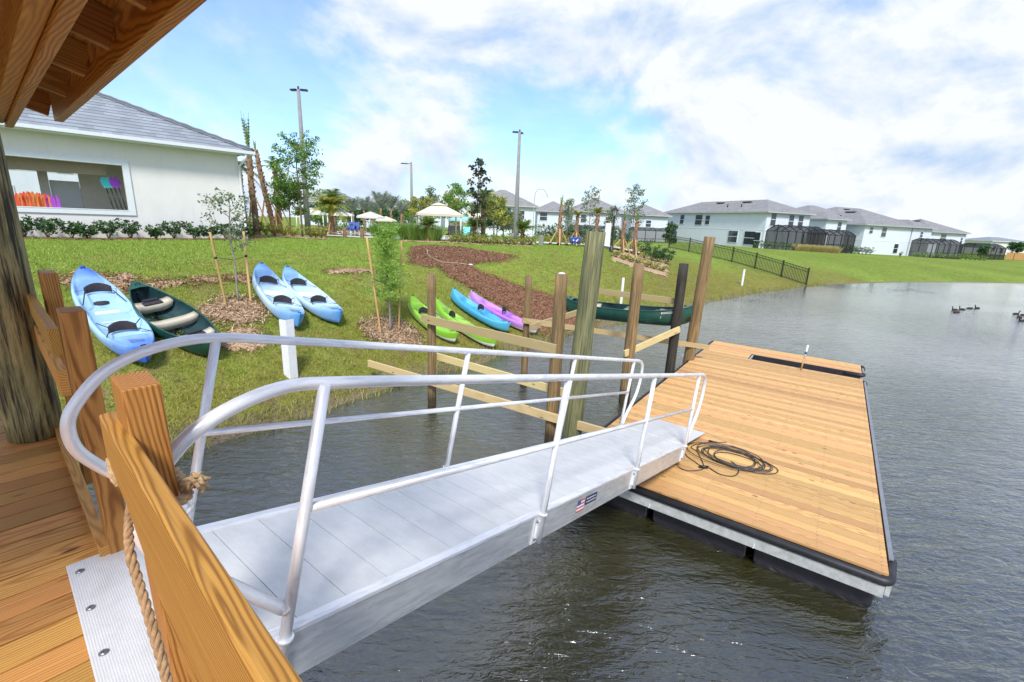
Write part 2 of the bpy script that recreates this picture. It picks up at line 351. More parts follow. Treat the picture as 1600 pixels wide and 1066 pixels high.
# ground
def groundmat():
    nt = NT('lawn_ground'); p = pos(nt); sh = nt.attr('shore', 'Fac'); dry = nt.attr('dry', 'Fac')
    n1 = nt.noise(p, .55, 5, .6); n2 = nt.noise(p, 3.5, 6, .7); n3 = nt.noise(nt.mapping(p, (1, 1, 1)), 26, 4, .7)
    g = nt.ramp(n2, [(.3, (.10, .17, .018)), (.5, (.21, .31, .04)), (.7, (.34, .42, .08))])
    d = nt.ramp(n2, [(.3, (.13, .11, .025)), (.5, (.25, .24, .04)), (.75, (.30, .23, .09))])
    f = nt.math('ADD', dry, nt.math('MULTIPLY', nt.math('SUBTRACT', n1, .5), 2.2), True)
    c = nt.mix(f, g, d)
    c = nt.mix(nt.ramp(n3, [(.35, (.5,.5,.5)), (.6, (0,0,0))]), c, (.04, .05, .012))
    n4 = nt.noise(nt.mapping(p, (1, 1, 1), (0, 0, 0), (7, 3, 1)), 1.3, 6, .72)
    pt = nt.math('MULTIPLY', nt.ramp(n4, [(.52, (0,0,0)), (.64, (1,1,1))]), nt.math('ADD', nt.math('MULTIPLY', dry, .9), .12), True)
    c = nt.mix(pt, c, nt.ramp(n3, [(.3, (.12, .08, .04)), (.7, (.30, .21, .11))]))
    n5 = nt.noise(nt.mapping(p, (1, .35, 1), (0, 0, rad(-25))), .16, 5, .62)
    hs = nt.n('ShaderNodeHueSaturation'); nt.l(c, hs.inputs['Color']); mr = nt.n('ShaderNodeMapRange'); nt.setin(mr, From_Min=.3, From_Max=.7, To_Min=.80, To_Max=1.16); nt.l(n5, mr.inputs[0]); nt.l(mr.outputs[0], hs.inputs['Value']); c = hs.outputs[0]
    s = nt.math('ADD', sh, nt.math('MULTIPLY', nt.math('SUBTRACT', n2, .5), 1.3))
    c = nt.mix(nt.ramp(s, [(.18, (1,1,1)), (.5, (0,0,0))]), c, nt.ramp(n3, [(.3, (.10, .07, .04)), (.7, (.30, .25, .17))]))
    nt.l(c, nt.b.inputs['Base Color']); nt.setin(nt.b, Roughness=.95); nt.b.inputs['Specular IOR Level'].default_value = .15
    nt.bump(nt.math('ADD', n3, nt.math('MULTIPLY', n2, 2)), .8, .04); return nt.m
M['ground'] = groundmat()
M['blade'] = leafmat('grass_blade', (.12, .21, .018), (.29, .42, .045), (.46, .56, .10), .6, .3)
M['bladedry'] = leafmat('grass_blade_dry', (.16, .17, .025), (.36, .37, .07), (.52, .45, .17), .6, .3)
def watermat():
    nt = NT('lake_water'); p = pos(nt)
    nt.l(nt.ramp(nt.noise(p, .25, 4), [(.3, (.020, .021, .008)), (.7, (.036, .034, .011))]), nt.b.inputs['Base Color'])
    nt.setin(nt.b, Roughness=.08, IOR=1.55); nt.b.inputs['Specular IOR Level'].default_value = 1.0
    r = rad(20)
    a = nt.noise(nt.mapping(p, (.55, 1.7, 1), (0, 0, r)), 2.0, 3, .5, .6)
    b = nt.noise(nt.mapping(p, (1.2, 3.0, 1), (0, 0, rad(-12))), 3.6, 4, .55, .8)
    b2 = nt.noise(nt.mapping(p, (1.0, 2.2, 1), (0, 0, rad(35))), 7.5, 3, .6, 1.2)
    h = nt.math('ADD', nt.math('ADD', a, nt.math('MULTIPLY', b, .55)), nt.math('MULTIPLY', b2, .22))
    calm = nt.ramp(nt.noise(p, .09, 3, .5), [(.38, (.45,.45,.45)), (.62, (1,1,1))]); sp = nt.n('ShaderNodeSeparateXYZ'); nt.l(p, sp.inputs[0])
    far = nt.ramp(nt.math('DIVIDE', sp.outputs[1], 40), [(.0, (1,1,1)), (.35, (.58,.58,.58)), (.9, (.10,.10,.10))])
    bn = nt.bump(nt.math('MULTIPLY', h, nt.math('MULTIPLY', calm, far)), .9, .10); nt.setin(nt.b, Coat_Weight=1.0, Coat_Roughness=.09, Coat_IOR=1.75); nt.l(bn, nt.b.inputs['Coat Normal']); return nt.m
M['water'] = watermat()
# ------------------------------------------------------------------ terrain
SHPX = [(276,714),(329,697),(370,684),(425,668),(507,642),(562,622),(620,601),(672,586),(716,577),(761,566),(783,553),(828,541),(882,523),(941,511),(1039,487),(1093,474),(1140,465),(1180,457),(1255,447),(1300,444.5),(1400,441.5),(1500,441.5),(1590,443)]
SH = [pz(u, v, 0).xy for u, v in SHPX]
SHL = [Vector((-70, -30)), Vector((-30, -9)), Vector((-14, .5)), Vector((-8, 4.2))]+SH+[Vector((75, 50)), Vector((120, 52)), Vector((200, 35)), Vector((600, 20))]
LAND = np.array([(p.x, p.y) for p in SHL]+[(600, 900), (-400, 900), (-400, -30)])
SA = np.array([(p.x, p.y) for p in SHL[:-1]]); SB = np.array([(p.x, p.y) for p in SHL[1:]])
def sdist(X, Y):
    P = np.stack([X, Y], -1)[..., None, :]; ab = SB-SA; t = np.clip(((P-SA)*ab).sum(-1)/(ab*ab).sum(-1), 0, 1)
    d = np.sqrt((((SA+ab*t[..., None])-P)**2).sum(-1)).min(-1)
    ins = np.zeros(X.shape, bool); n = len(LAND)
    for i in range(n):
        x1, y1 = LAND[i]; x2, y2 = LAND[(i+1) % n]
        if y1 == y2: continue
        c = ((y1 > Y) != (y2 > Y)) & (X < (x2-x1)*(Y-y1)/(y2-y1)+x1); ins ^= c
    return np.where(ins, d, -d)
def vnoise(X, Y, s):                        # cheap smooth pseudo noise
    return (np.sin(X/s*1.7+1.3*np.sin(Y/s*.9+.7))+np.sin(Y/s*2.1+1.7*np.sin(X/s*1.1+2.1)))*.5
def height(X, Y, d=None):
    X = np.asarray(X, float); Y = np.asarray(Y, float)
    if d is None: d = sdist(X, Y)
    B = 2.38-np.clip((Y-27)/45, 0, 1)*.85
    B = B-np.clip((X-36)/60, 0, 1)*1.25*np.clip((Y-20)/30, 0, 1)
    B = np.maximum(B, .3)
    W = 8.5+np.clip((X-4)/22, 0, 1)*16
    t = np.clip(d/W, 0, 1); S = 1-(1-t)**1.75
    z = np.where(d > 0, B*S, np.maximum(d*.45, -1.2))
    z = z+np.clip(d/2, 0, 1)*(vnoise(X, Y, 1.3)*.018+vnoise(X, Y, .45)*.008)*np.clip(1.5-Y/60, 0, 1)
    return z
def gh(x, y): return float(height(np.array([x]), np.array([y]))[0])
def T(u, v, dz=0.0):                        # point on the terrain seen at photo pixel
    d = ray(u, v); ks = np.linspace(2, 260, 2600)/d.y if d.y > 0 else None
    X = d.x*ks; Y = d.y*ks; Z = E+d.z*ks; h = height(X, Y)+dz; i = int(np.argmax(Z < h))
    if i == 0 and not Z[0] < h[0]: i = len(ks)-1
    a = (Z[i-1]-h[i-1]); b = (h[i]-Z[i]); k = ks[i-1]+(ks[i]-ks[i-1])*(a/(a+b+1e-9))
    return Vector((d.x*k, d.y*k, E+d.z*k-dz))
def G(u, y):                                # ground point below photo column u at forward distance y
    v = 370
    for _ in range(3):
        p = pd(u, v, y); z = gh(p.x, p.y); c = (CM.transposed() @ Vector((p.x, p.y, z-E))); v = 533+FPX*c.y/c.z*1.0 if False else 533-FPX*c.y/-c.z
    p = pd(u, v, y); return Vector((p.x, y, gh(p.x, y)))
def up_px(base, u, v): return zat(base.x, base.y, u, v)

xs = np.unique(np.concatenate([np.linspace(-160, -30, 20), np.linspace(-30, -14, 30), np.linspace(-14, 14, 190), np.linspace(14, 50, 90), np.linspace(50, 130, 60), np.linspace(130, 700, 30)]))
ys = np.unique(np.concatenate([np.linspace(-40, 2, 12), np.linspace(2, 32, 190), np.linspace(32, 60, 70), np.linspace(60, 130, 50), np.linspace(130, 1200, 30)]))
GX, GY = np.meshgrid(xs, ys); GD = sdist(GX, GY); GZ = height(GX, GY, GD)
nx, ny = len(xs), len(ys); idx = np.arange(nx*ny).reshape(ny, nx)
F = np.stack([idx[:-1, :-1], idx[:-1, 1:], idx[1:, 1:], idx[1:, :-1]], -1).reshape(-1, 4)
dryv = np.clip(1.0-GD/8.5, 0, 1)*.75*(GX < 30)+.08+np.clip((GX-2)/10, 0, 1)*(GX < 26)*(GY < 36)*.28
tag(np_mesh('ground', np.stack([GX, GY, GZ], -1).reshape(-1, 3), F, M['ground'], extra={'shore': GD.ravel(), 'dry': dryv.ravel()}, smooth=True), kind='structure')
m = MB(); m.add([(-300, -300, 0), (900, -300, 0), (900, 900, 0), (-300, 900, 0)], [(0, 1, 2, 3)]); tag(m.build('water', M['water']), kind='structure')

def blades(name, n, sampler, h0, h1, w, mat, lean=.5):
    P = sampler(n); n = len(P); a = RS.rand(n)*2*PI; dx = np.cos(a); dy = np.sin(a); H = h0+(h1-h0)*RS.rand(n)
    la = RS.rand(n)*2*PI; lx = np.cos(la)*lean*H; ly = np.sin(la)*lean*H
    V = np.zeros((n, 3, 3)); V[:, 0] = P-np.stack([dx*w/2, dy*w/2, np.full(n, .01)], -1); V[:, 1] = P+np.stack([dx*w/2, dy*w/2, np.full(n, -.01)], -1)
    V[:, 2] = P+np.stack([lx, ly, H], -1)
    return np_mesh(name, V.reshape(-1, 3), np.arange(n*3).reshape(n, 3), mat, np.repeat(RS.rand(n), 3))
def px_sampler(u0, u1, v0, v1, dens=1.0, extra=None, dmin=.15):
    def f(n):                               # points spread over the bank, thinner with distance
        out = []
        while len(out) == 0 or sum(map(len, out)) < n:
            X = RS.uniform(-22, 26, n*2); Y = 4+34*RS.rand(n*2)**1.0; d = sdist(X, Y)
            keep = (d > dmin) & (RS.rand(n*2) < np.clip(9/np.hypot(X, Y), .05, 1)**1.6) & (np.abs(X) < 1.05*Y+1.2)
            if extra is not None: keep &= extra(X, Y, d)
            X = X[keep]; Y = Y[keep]; d = d[keep]; out.append(np.stack([X, Y, height(X, Y, d)], -1))
        return np.concatenate(out)[:n]
    return f
nzf = lambda X, Y, d: (vnoise(X, Y, .9)+vnoise(X, Y, .37)*.6+(d-4.2)*.22) > RS.uniform(-.7, .7, len(X))
nzd = lambda X, Y, d: ~((vnoise(X, Y, .9)+vnoise(X, Y, .37)*.6+(d-4.2)*.22) > RS.uniform(-.7, .7, len(X)))
tag(blades('grass', 120000, px_sampler(0,0,0,0, extra=nzf), .03, .085, .016, M['blade'], .8), 'short green lawn grass covering the lake bank', 'grass', kind='stuff')
tag(blades('grass', 80000, px_sampler(0,0,0,0, extra=nzd), .02, .07, .016, M['bladedry'], 1.0), 'yellowed dry grass on the lower lake bank', 'grass', kind='stuff')

def mulch_sheet(name, poly, mat, chipmat, label, step=.14, nchips=4000, lift=.035, rough=.10):
    P = np.array([(p.x, p.y) for p in poly]); x0, y0 = P.min(0)-.3; x1, y1 = P.max(0)+.3
    gx = np.arange(x0, x1, step); gy = np.arange(y0, y1, step); X, Y = np.meshgrid(gx, gy)
    def pdist(X, Y):
        Q = np.stack([X, Y], -1)[..., None, :]; A = P; Bq = np.roll(P, -1, 0); ab = Bq-A; t = np.clip(((Q-A)*ab).sum(-1)/((ab*ab).sum(-1)+1e-9), 0, 1)
        dd = np.sqrt((((A+ab*t[..., None])-Q)**2).sum(-1)).min(-1); ins = np.zeros(X.shape, bool)
        for (ax, ay), (bx, by) in zip(A, Bq):
            if ay != by: ins ^= ((ay > Y) != (by > Y)) & (X < (bx-ax)*(Y-ay)/(by-ay)+ax)
        return np.where(ins, dd, -dd)
    D = pdist(X, Y)+vnoise(X, Y, .25)*rough+RS.uniform(-.5, .5, X.shape)*rough
    Z = height(X, Y)+np.clip(D*.25, -.06, lift)+RS.uniform(-.012, .02, X.shape)
    ok = (D > -.05); id_ = np.arange(X.size).reshape(X.shape)
    Fk = np.stack([id_[:-1, :-1], id_[:-1, 1:], id_[1:, 1:], id_[1:, :-1]], -1)[ok[:-1, :-1] & ok[1:, 1:] & ok[:-1, 1:] & ok[1:, :-1]]
    n = nchips; cx = RS.uniform(x0, x1, n*5); cy = RS.uniform(y0, y1, n*5); dd = pdist(cx, cy); k = dd > RS.uniform(-.22, .1, n*5); cx = cx[k][:n]; cy = cy[k][:n]; n = len(cx)
    a = RS.rand(n)*2*PI; L = RS.uniform(.025, .075, n); w = RS.uniform(.005, .012, n); cz = height(cx, cy)+lift+RS.uniform(0, .03, n); tz = RS.uniform(-.4, .4, n)*L
    ux = np.cos(a); uy = np.sin(a); C = np.stack([cx, cy, cz], -1); U = np.stack([ux*L/2, uy*L/2, tz], -1); Wd = np.stack([-uy*w, ux*w, RS.uniform(-.5, .5, n)*w], -1)
    CV = np.stack([C-U-Wd, C+U-Wd, C+U+Wd, C-U+Wd], 1).reshape(-1, 3)
    V = np.concatenate([np.stack([X, Y, Z], -1).reshape(-1, 3), CV]); Fa = np.concatenate([Fk.reshape(-1, 4), np.arange(n*4).reshape(n, 4)+X.size])
    ob = np_mesh(name, V, Fa, [mat, chipmat], np.concatenate([np.zeros(X.size), np.repeat(RS.rand(n), 4)]))
    mi = np.zeros(len(Fa), dtype=np.int32); mi[len(Fk.reshape(-1, 4)):] = 1; ob.data.polygons.foreach_set('material_index', mi)
    return tag(ob, label, 'mulch', kind='stuff')
PATH = [(649,386),(668,384.5),(705,386),(746,392),(808,401),(790,409),(734,414),(746,424),(777,435),(816,449),(860,462),(905,474),(935,492),(925,508),(873,521),(858,528),(833,520),(806,498),(783,482),(757,466),(715,441),(684,420),(636,413),(641,398)]
mulch_sheet('mulch', [T(u, v) for u, v in PATH], M['mulch'], M['chip'], 'broad strip of red brown mulch running down the bank to the water', nchips=26000, rough=.22)
mulch_sheet('mulch', [T(u, v) for u, v in [(88,436),(130,427),(200,432),(215,440),(290,436),(385,430),(400,440),(300,447),(235,452),(190,459),(150,455),(100,450)]], M['mulchp'], M['chip'], 'thin brown strip of old mulch across the bank behind the kayaks', nchips=2600, rough=.34)
mulch_sheet('mulch', [T(u, v) for u, v in [(505,421),(540,419),(588,422),(586,428),(530,429),(508,427)]], M['mulchp'], M['chip'], 'short bare strip of mulch beside the leafy young tree', nchips=500, rough=.1)
def disc_poly(c, rx, ry, n=14, rot=0):
    return [Vector((c.x+math.cos(2*PI*i/n+rot)*rx*random.uniform(.85, 1.12), c.y+math.sin(2*PI*i/n+rot)*ry*random.uniform(.85, 1.12))) for i in range(n)]
mulch_sheet('mulch', disc_poly(T(374,484), .62, .8), M['mulchp'], M['chipp'], 'pale mulch ring round the bare young tree', nchips=2200, step=.09)
mulch_sheet('mulch', disc_poly(T(382,530), .42, .5), M['mulchp'], M['chipp'], 'thin scatter of pale mulch below the bare young tree', nchips=500, step=.12)
mulch_sheet('mulch', disc_poly(T(613,522), .68, .6), M['mulchp'], M['chipp'], 'mulch ring round the feathery young tree', nchips=3000, step=.09)

# ------------------------------------------------------------------ world and sun
SUN_EL = rad(50); SUN_AZ = rad(178)          # azimuth from +Y towards +X
w = bpy.data.worlds.new('World'); scn.world = w; w.use_nodes = True; wt = w.node_tree; wt.nodes.clear()
def wn(ty, **kw):
    x = wt.nodes.new(ty)
    for k, v in kw.items(): setattr(x, k, v)
    return x
def wmath(op, a, b=None, c=None, clamp=False):
    x = wn('ShaderNodeMath', operation=op, use_clamp=clamp)
    for i, q in enumerate((a, b, c)):
        if q is None: continue
        if isinstance(q, (int, float)): x.inputs[i].default_value = q
        else: wt.links.new(q, x.inputs[i])
    return x.outputs[0]
sky = wn('ShaderNodeTexSky', sky_type='NISHITA'); sky.sun_disc = False; sky.sun_elevation = SUN_EL; sky.sun_rotation = SUN_AZ; sky.air_density = 1.0; sky.dust_density = .6; sky.ozone_density = 1.6
tc = wn('ShaderNodeTexCoord'); sep = wn('ShaderNodeSeparateXYZ'); wt.links.new(tc.outputs['Generated'], sep.inputs[0])
zz = wmath('ADD', wmath('MAXIMUM', sep.outputs[2], 0.0), .14)
cmb = wn('ShaderNodeCombineXYZ'); wt.links.new(sep.outputs[0], cmb.inputs[0]); wt.links.new(sep.outputs[1], cmb.inputs[1]); wt.links.new(wmath('MULTIPLY', sep.outputs[2], 1.7), cmb.inputs[2])
def wnoise(scale, detail, rough, dist=0, vec=None):
    x = wn('ShaderNodeTexNoise'); x.inputs['Scale'].default_value = scale; x.inputs['Detail'].default_value = detail; x.inputs['Roughness'].default_value = rough; x.inputs['Distortion'].default_value = dist
    wt.links.new(vec or cmb.outputs[0], x.inputs['Vector']); return x.outputs[0]
big = wnoise(2.6, 10, .58, .25); wisp = wnoise(1.1, 6, .6, .8); off = wn('ShaderNodeVectorMath', operation='ADD'); wt.links.new(cmb.outputs[0], off.inputs[0]); off.inputs[1].default_value = (0, 0, .055); bigup = wnoise(2.6, 10, .58, .25, off.outputs[0]); relief = wmath('SUBTRACT', big, bigup)
def lobe(u, v, width, amt):                 # a clearing (+) or a cloud bank (-) in one direction of the sky
    d = ray(u, v).normalized(); dp = wn('ShaderNodeVectorMath', operation='DOT_PRODUCT'); nm = wn('ShaderNodeVectorMath', operation='NORMALIZE')
    wt.links.new(tc.outputs['Generated'], nm.inputs[0]); wt.links.new(nm.outputs[0], dp.inputs[0]); dp.inputs[1].default_value = d
    c = math.cos(rad(width)); mr = wn('ShaderNodeMapRange', interpolation_type='SMOOTHSTEP'); wt.links.new(dp.outputs['Value'], mr.inputs[0])
    mr.inputs[1].default_value = c; mr.inputs[2].default_value = 1.0; mr.inputs[3].default_value = 0; mr.inputs[4].default_value = amt; return mr.outputs[0]
hz = wmath('MULTIPLY', wmath('SUBTRACT', 1.0, wmath('DIVIDE', wmath('MAXIMUM', sep.outputs[2], 0.0), .22), None, True), .16)
big = wmath('ADD', big, hz)
f = wmath('ADD', wmath('MULTIPLY', big, 1.0), wmath('MULTIPLY', wmath('SUBTRACT', wisp, .5), .35))
for L in LOBES if 'LOBES' in globals() else [(480,130,34,.045),(960,235,11,.16),(860,190,8,.08),(420,120,13,.12),(345,165,10,.08),(560,250,12,.09),(690,200,10,.08),(1500,200,9,.06),(1200,60,14,.03),(330,95,9,-.14),(640,110,14,-.13),(1250,170,30,-.06),(990,110,13,-.10),(1450,120,22,-.07),(1300,310,18,-.10),(700,330,10,-.03)]:
    f = wmath('SUBTRACT', f, lobe(*L))
rmp = wn('ShaderNodeValToRGB'); rmp.color_ramp.elements[0].position = .385; rmp.color_ramp.elements[1].position = .60; wt.links.new(f, rmp.inputs[0])
rmp.color_ramp.elements[0].color = (.22, .22, .22, 1); rmp.color_ramp.elements[1].color = (1, 1, 1, 1); rmp.color_ramp.interpolation = 'EASE'
shade = wmath('ADD', wmath('MULTIPLY', relief, 1.5), .55)
cr = wn('ShaderNodeValToRGB'); wt.links.new(shade, cr.inputs[0]); cr.color_ramp.elements[0].position = .36; cr.color_ramp.elements[1].position = .60
CB = 5.2
cr.color_ramp.elements[0].color = (.52*CB, .68*CB, .92*CB, 1); cr.color_ramp.elements[1].color = (.93*CB, .97*CB, 1.0*CB, 1)
mx = wn('ShaderNodeMix', data_type='RGBA'); wt.links.new(rmp.outputs[0], mx.inputs[0])
bl = wn('ShaderNodeMix', data_type='RGBA', blend_type='MULTIPLY'); bl.inputs[0].default_value = 1; wt.links.new(sky.outputs[0], bl.inputs[6]); bl.inputs[7].default_value = (.80, 1.06, 1.50, 1)
wt.links.new(bl.outputs[2], mx.inputs[6]); wt.links.new(cr.outputs[0], mx.inputs[7])
bg = wn('ShaderNodeBackground'); bg.inputs['Strength'].default_value = .1; wt.links.new(mx.outputs[2], bg.inputs[0])
wo = wn('ShaderNodeOutputWorld'); wt.links.new(bg.outputs[0], wo.inputs[0])
sl = bpy.data.lights.new('sun', 'SUN'); sl.energy = 2.1; sl.angle = rad(12); sl.color = (1, .96, .9); so = bpy.data.objects.new('sun', sl); col.objects.link(so)
sd = Vector((math.sin(SUN_AZ)*math.cos(SUN_EL), math.cos(SUN_AZ)*math.cos(SUN_EL), math.sin(SUN_EL))); so.rotation_euler = sd.to_track_quat('Z', 'Y').to_euler()
scn.view_settings.view_transform = 'Standard'; scn.view_settings.look = 'None'; scn.view_settings.exposure = 1.0; scn.view_settings.gamma = 1
# ------------------------------------------------------------------ timber deck under the viewer
TV = Vector((-.758, .652, 0)); NV = Vector((.652, .758, 0)); UP = Vector((0, 0, 1))
def tn(t, n, z): return TV*t+NV*n+UP*z
DZ = 2.0                                    # deck surface
deck = thing('timber_deck', tn(1, -1.5, DZ), 'orange brown timber deck of narrow boards at the lower left under the pavilion', 'deck')
m = MB(); t = -2.0; k = 0
while t < 5.25:
    wdt = .150; m.box(tn(t+wdt/2, -1.42+random.uniform(-.004, .004), DZ-.019+random.uniform(-.0015, .0015)), NV, TV, 3.2, wdt-.004, .038); t += .157; k += 1
m.build('deck_boards', M['deckwood'], deck, bevel=.003)
m = MB(); m.box(tn(1.65, .155, DZ-.16), TV, NV, 7.3, .04, .235); m.box(tn(5.31, -1.4, DZ-.16), NV, TV, 3.2, .04, .25); m.build('rim_joist', M['darkwood'], deck)
for t in (4.9, 2.4, .2, -1.6):
    for n in (-.1, -2.6): MB().cyl(tn(t, n, -1.5), tn(t, n, DZ-.05), .13, n=18).build('support_piling', M['pile'], deck)

pav = thing('timber_pavilion', tn(4.72, .04, DZ), 'open timber pavilion roof with exposed rafters on a weathered round post, upper left', 'pavilion')
m = MB(); c = tn(4.70, .045, DZ); m.tube([c+UP*(2.75*i/16)+TV*math.sin(i)*.004 for i in range(17)], .155, 28); m.build('round_post', M['post'], pav)
m = MB(); c2 = tn(-2.2, .045, DZ); m.tube([c2, c2+UP*2.7], .155, 28); m.build('round_post', M['post'], pav)
BZ = E+.5
MB().box(tn(1.2, .258, BZ+.12), TV, NV, 7.4, .04, .24).build('beam', M['railwood'], pav, bevel=.004)
MB().box(tn(1.2, .208, BZ+.132), TV, NV, 7.4, .055, .22).build('beam', M['deckwood'], pav, bevel=.004)
MB().box(tn(1.2, -.135, BZ+.12), TV, NV, 7.4, .04, .24).build('beam', M['deckwood'], pav, bevel=.004)
rs = .30                                    # roof slope
FZ = E+.62; FN = .505
for t in (5.06, 4.08, 3.36, 2.70, 2.07, 1.45, .93):
    tt = t+(-.0 if t > 5 else 0)
    p = tn(tt, FN, FZ+.085); q = tn(tt, -2.6, FZ+.085+(FN+2.6)*rs); MB().bar(p, q, .038, .15, UP).build('rafter', M['deckwood'], pav, bevel=.003)
MB().box(tn(3.02, FN+.03, FZ+.10), TV, NV, 4.10, .05, .235).build('fascia', M['railwood'], pav, bevel=.004)
sv = (tn(0, -1, rs)).normalized()
m = MB()
for k in range(18):
    a = FN+.06-k*.185; zc = FZ+.178+(FN-a)*rs+.0; m.box(tn(3.03, a-.09, zc+.09*rs), TV, sv, 4.25, .182, .02)
m.build('roof_sheathing', M['darkwood'], pav)
m = MB(); m.box(tn(3.03, -1.15, FZ+.215+(FN+1.15)*rs+.02), TV, sv, 4.3, 3.4, .03); m.build('roof_covering', M['shingle'], pav)  # roof cut short of the viewer so sun and sky light reach the deck

# railing left of the gangway
lr = thing('deck_railing', tn(4.0, .2, DZ), 'timber railing running away on the far side of the gangway landing', 'railing')
def rpost(t, n, top, w, d, par, mat='railwood'):
    b = .35; m = MB(); m.box(tn(t, n, (top+DZ-b)/2), UP, NV, top-DZ+b, d, w); return m.build('post', M[mat], par, bevel=.006)
rpost(2.785, .215, E-.45, .15, .085, lr)
rpost(4.45, .265, E-.45, .22, .085, lr); rpost(5.22, .13, E-.42, .09, .09, lr)
MB().box(tn(4.25, .166, E-.61-.07), TV, NV, 2.1, .04, .14).build('top_rail', M['railwood'], lr, bevel=.005)
MB().box(tn(4.25, .166, E-.83-.07), TV, NV, 2.1, .04, .14).build('middle_rail', M['deckwood'], lr, bevel=.005)
m = MB(); m.box(tn(3.86, .157, DZ+.03), TV, NV, 2.28, .046, .062); m.build('toe_board', M['deckwood'], lr, bevel=.004)
# end railing of the deck (far left)
er = thing('deck_railing', tn(5.25, -.8, DZ), 'short end railing seen behind the round post at the left edge', 'railing')
for n in (-.30, -1.6): MB().box(tn(5.25, n, DZ+.45), UP, NV, 1.4, .09, .09).build('post', M['railwood'], er, bevel=.004)
MB().box(tn(5.20, -.95, DZ+.95), NV, TV, 1.7, .04, .14).build('top_rail', M['railwood'], er, bevel=.004)
MB().box(tn(5.20, -.95, DZ+.42), NV, TV, 1.7, .04, .14).build('middle_rail', M['railwood'], er, bevel=.004)

# near railing
nr = thing('deck_railing', tn(1.6, .2, DZ), 'nearest timber railing with a thick grained post and rope, bottom left foreground', 'railing')
m = MB(); b = .02; top = E-.44; m.box(tn(1.49, .2095, (top+DZ-b)/2), UP, NV, top-DZ+b, .082, .15, goff=(2.0, .055, .10)); m.build('post', M['railwood'], nr, bevel=.005)
m = MB(); rz = E-.562; pr_ = [(1.628, 0), (-1.7, 0), (-1.7, -.37), (.98, -.37), (1.20, -.28), (1.40, -.19), (1.628, -.135)]
P_ = [tn(a_, .137-.012*(1.6-a_)/1.6*0, rz+b_) for a_, b_ in pr_]; m.prism(P_[::-1], NV*.040); m.gc = [(9-(v-tn(0, 0, 0)).dot(TV), .06+(v.z-rz)*1.0, .03+(v.dot(NV)-.137)) for v in m.v]; m.build('top_rail', M['railwood'], nr, bevel=.006)
rpost(-.9, .2095, E-.44, .15, .082, nr)

# ------------------------------------------------------------------ ropes
def rope(pts, r, mat, name, label, cat, par=None, twist=.075):
    # three strands twisted round the path
    P = [Vector(p) for p in pts]; D = [0]
    for a, b in zip(P, P[1:]): D.append(D[-1]+(b-a).length)
    m = MB(); N = max(8, int(D[-1]/.006))
    def at(s):
        for i in range(len(P)-1):
            if s <= D[i+1] or i == len(P)-2:
                f = (s-D[i])/(D[i+1]-D[i]+1e-9); return P[i].lerp(P[i+1], f), (P[i+1]-P[i]).normalized()
    for k in range(3):
        pts2 = []
        for j in range(N+1):
            s = D[-1]*j/N; p, tg = at(s); rf = Vector((.31, .2, .93)); rf = (rf-tg*rf.dot(tg)).normalized(); bn = tg.cross(rf); a = 2*PI*(s/twist+k/3)
            pts2.append(p+(rf*math.cos(a)+bn*math.sin(a))*r*.52)
        m.tube(pts2, r*.56, 7, r=random.random())
    ob = m.build(name, M[mat], par, loc=None if par else P[0]); return tag(ob, label, cat) if par is None else ob
def spline(pts, n=8):
    P = [Vector(p) for p in pts]; out = []
    for i in range(len(P)-1):
        a = P[max(i-1, 0)]; b = P[i]; c = P[i+1]; d = P[min(i+2, len(P)-1)]
        for j in range(n):
            t = j/n; out.append(.5*((2*b)+(c-a)*t+(2*a-5*b+4*c-d)*t*t+(3*b-a-3*c+d)*t**3))
    out.append(P[-1]); return out
z0 = E-.765
rw = thing('rope', tn(1.6, .23, z0), 'pale twisted rope knotted round the thick foreground post', 'rope')
rope(spline([tn(1.60, .165, z0-.03), tn(1.60, .24, z0-.01), tn(1.56, .268, z0), tn(1.49, .272, z0+.0), tn(1.41, .268, z0-.005), tn(1.375, .25, z0+.0), tn(1.378, .21, z0-.01), tn(1.40, .184, z0-.02)]), .015, 'rope', 'rope_loop', None, None, rw)
m = MB(); kc = tn(1.385, .285, z0+.035)
for i in range(34):
    d = Vector([random.gauss(0, 1) for _ in range(3)]).normalized(); m.tube([kc, kc+d*.018, kc+d*.026+Vector((random.uniform(-.01, .01), random.uniform(-.01, .01), -.008))], [.008, .006, .005], 6)
m.build('frayed_knot', M['rope'], rw)
rope(spline([tn(1.585, .20, E-.72), tn(1.50, .165, E-.76), tn(1.40, .135, E-.79), tn(1.316, .118, E-.823), tn(1.272, .118, E-.876), tn(1.2, .118, E-.93), tn(1.134, .118, E-.997), tn(1.098, .118, E-1.049), tn(1.0, .118, E-1.10), tn(.6, .118, E-1.16), tn(.1, .12, E-1.15)]), .0105, 'ropebrown', 'rope', 'brown twisted rope hanging along the inner side of the near railing', 'rope', None)
m = MB(); kc = tn(1.60, .150, E-.73)
for i in range(6):
    a = i/6*2*PI; m.tube([kc+NV*.012*math.sin(a+j*.6)+TV*.022*math.cos(a+j*.6)+UP*(.035*math.sin(a*2+j*.8)) for j in range(9)], .0085, 6)
m.build('knot', M['rope'], rw)

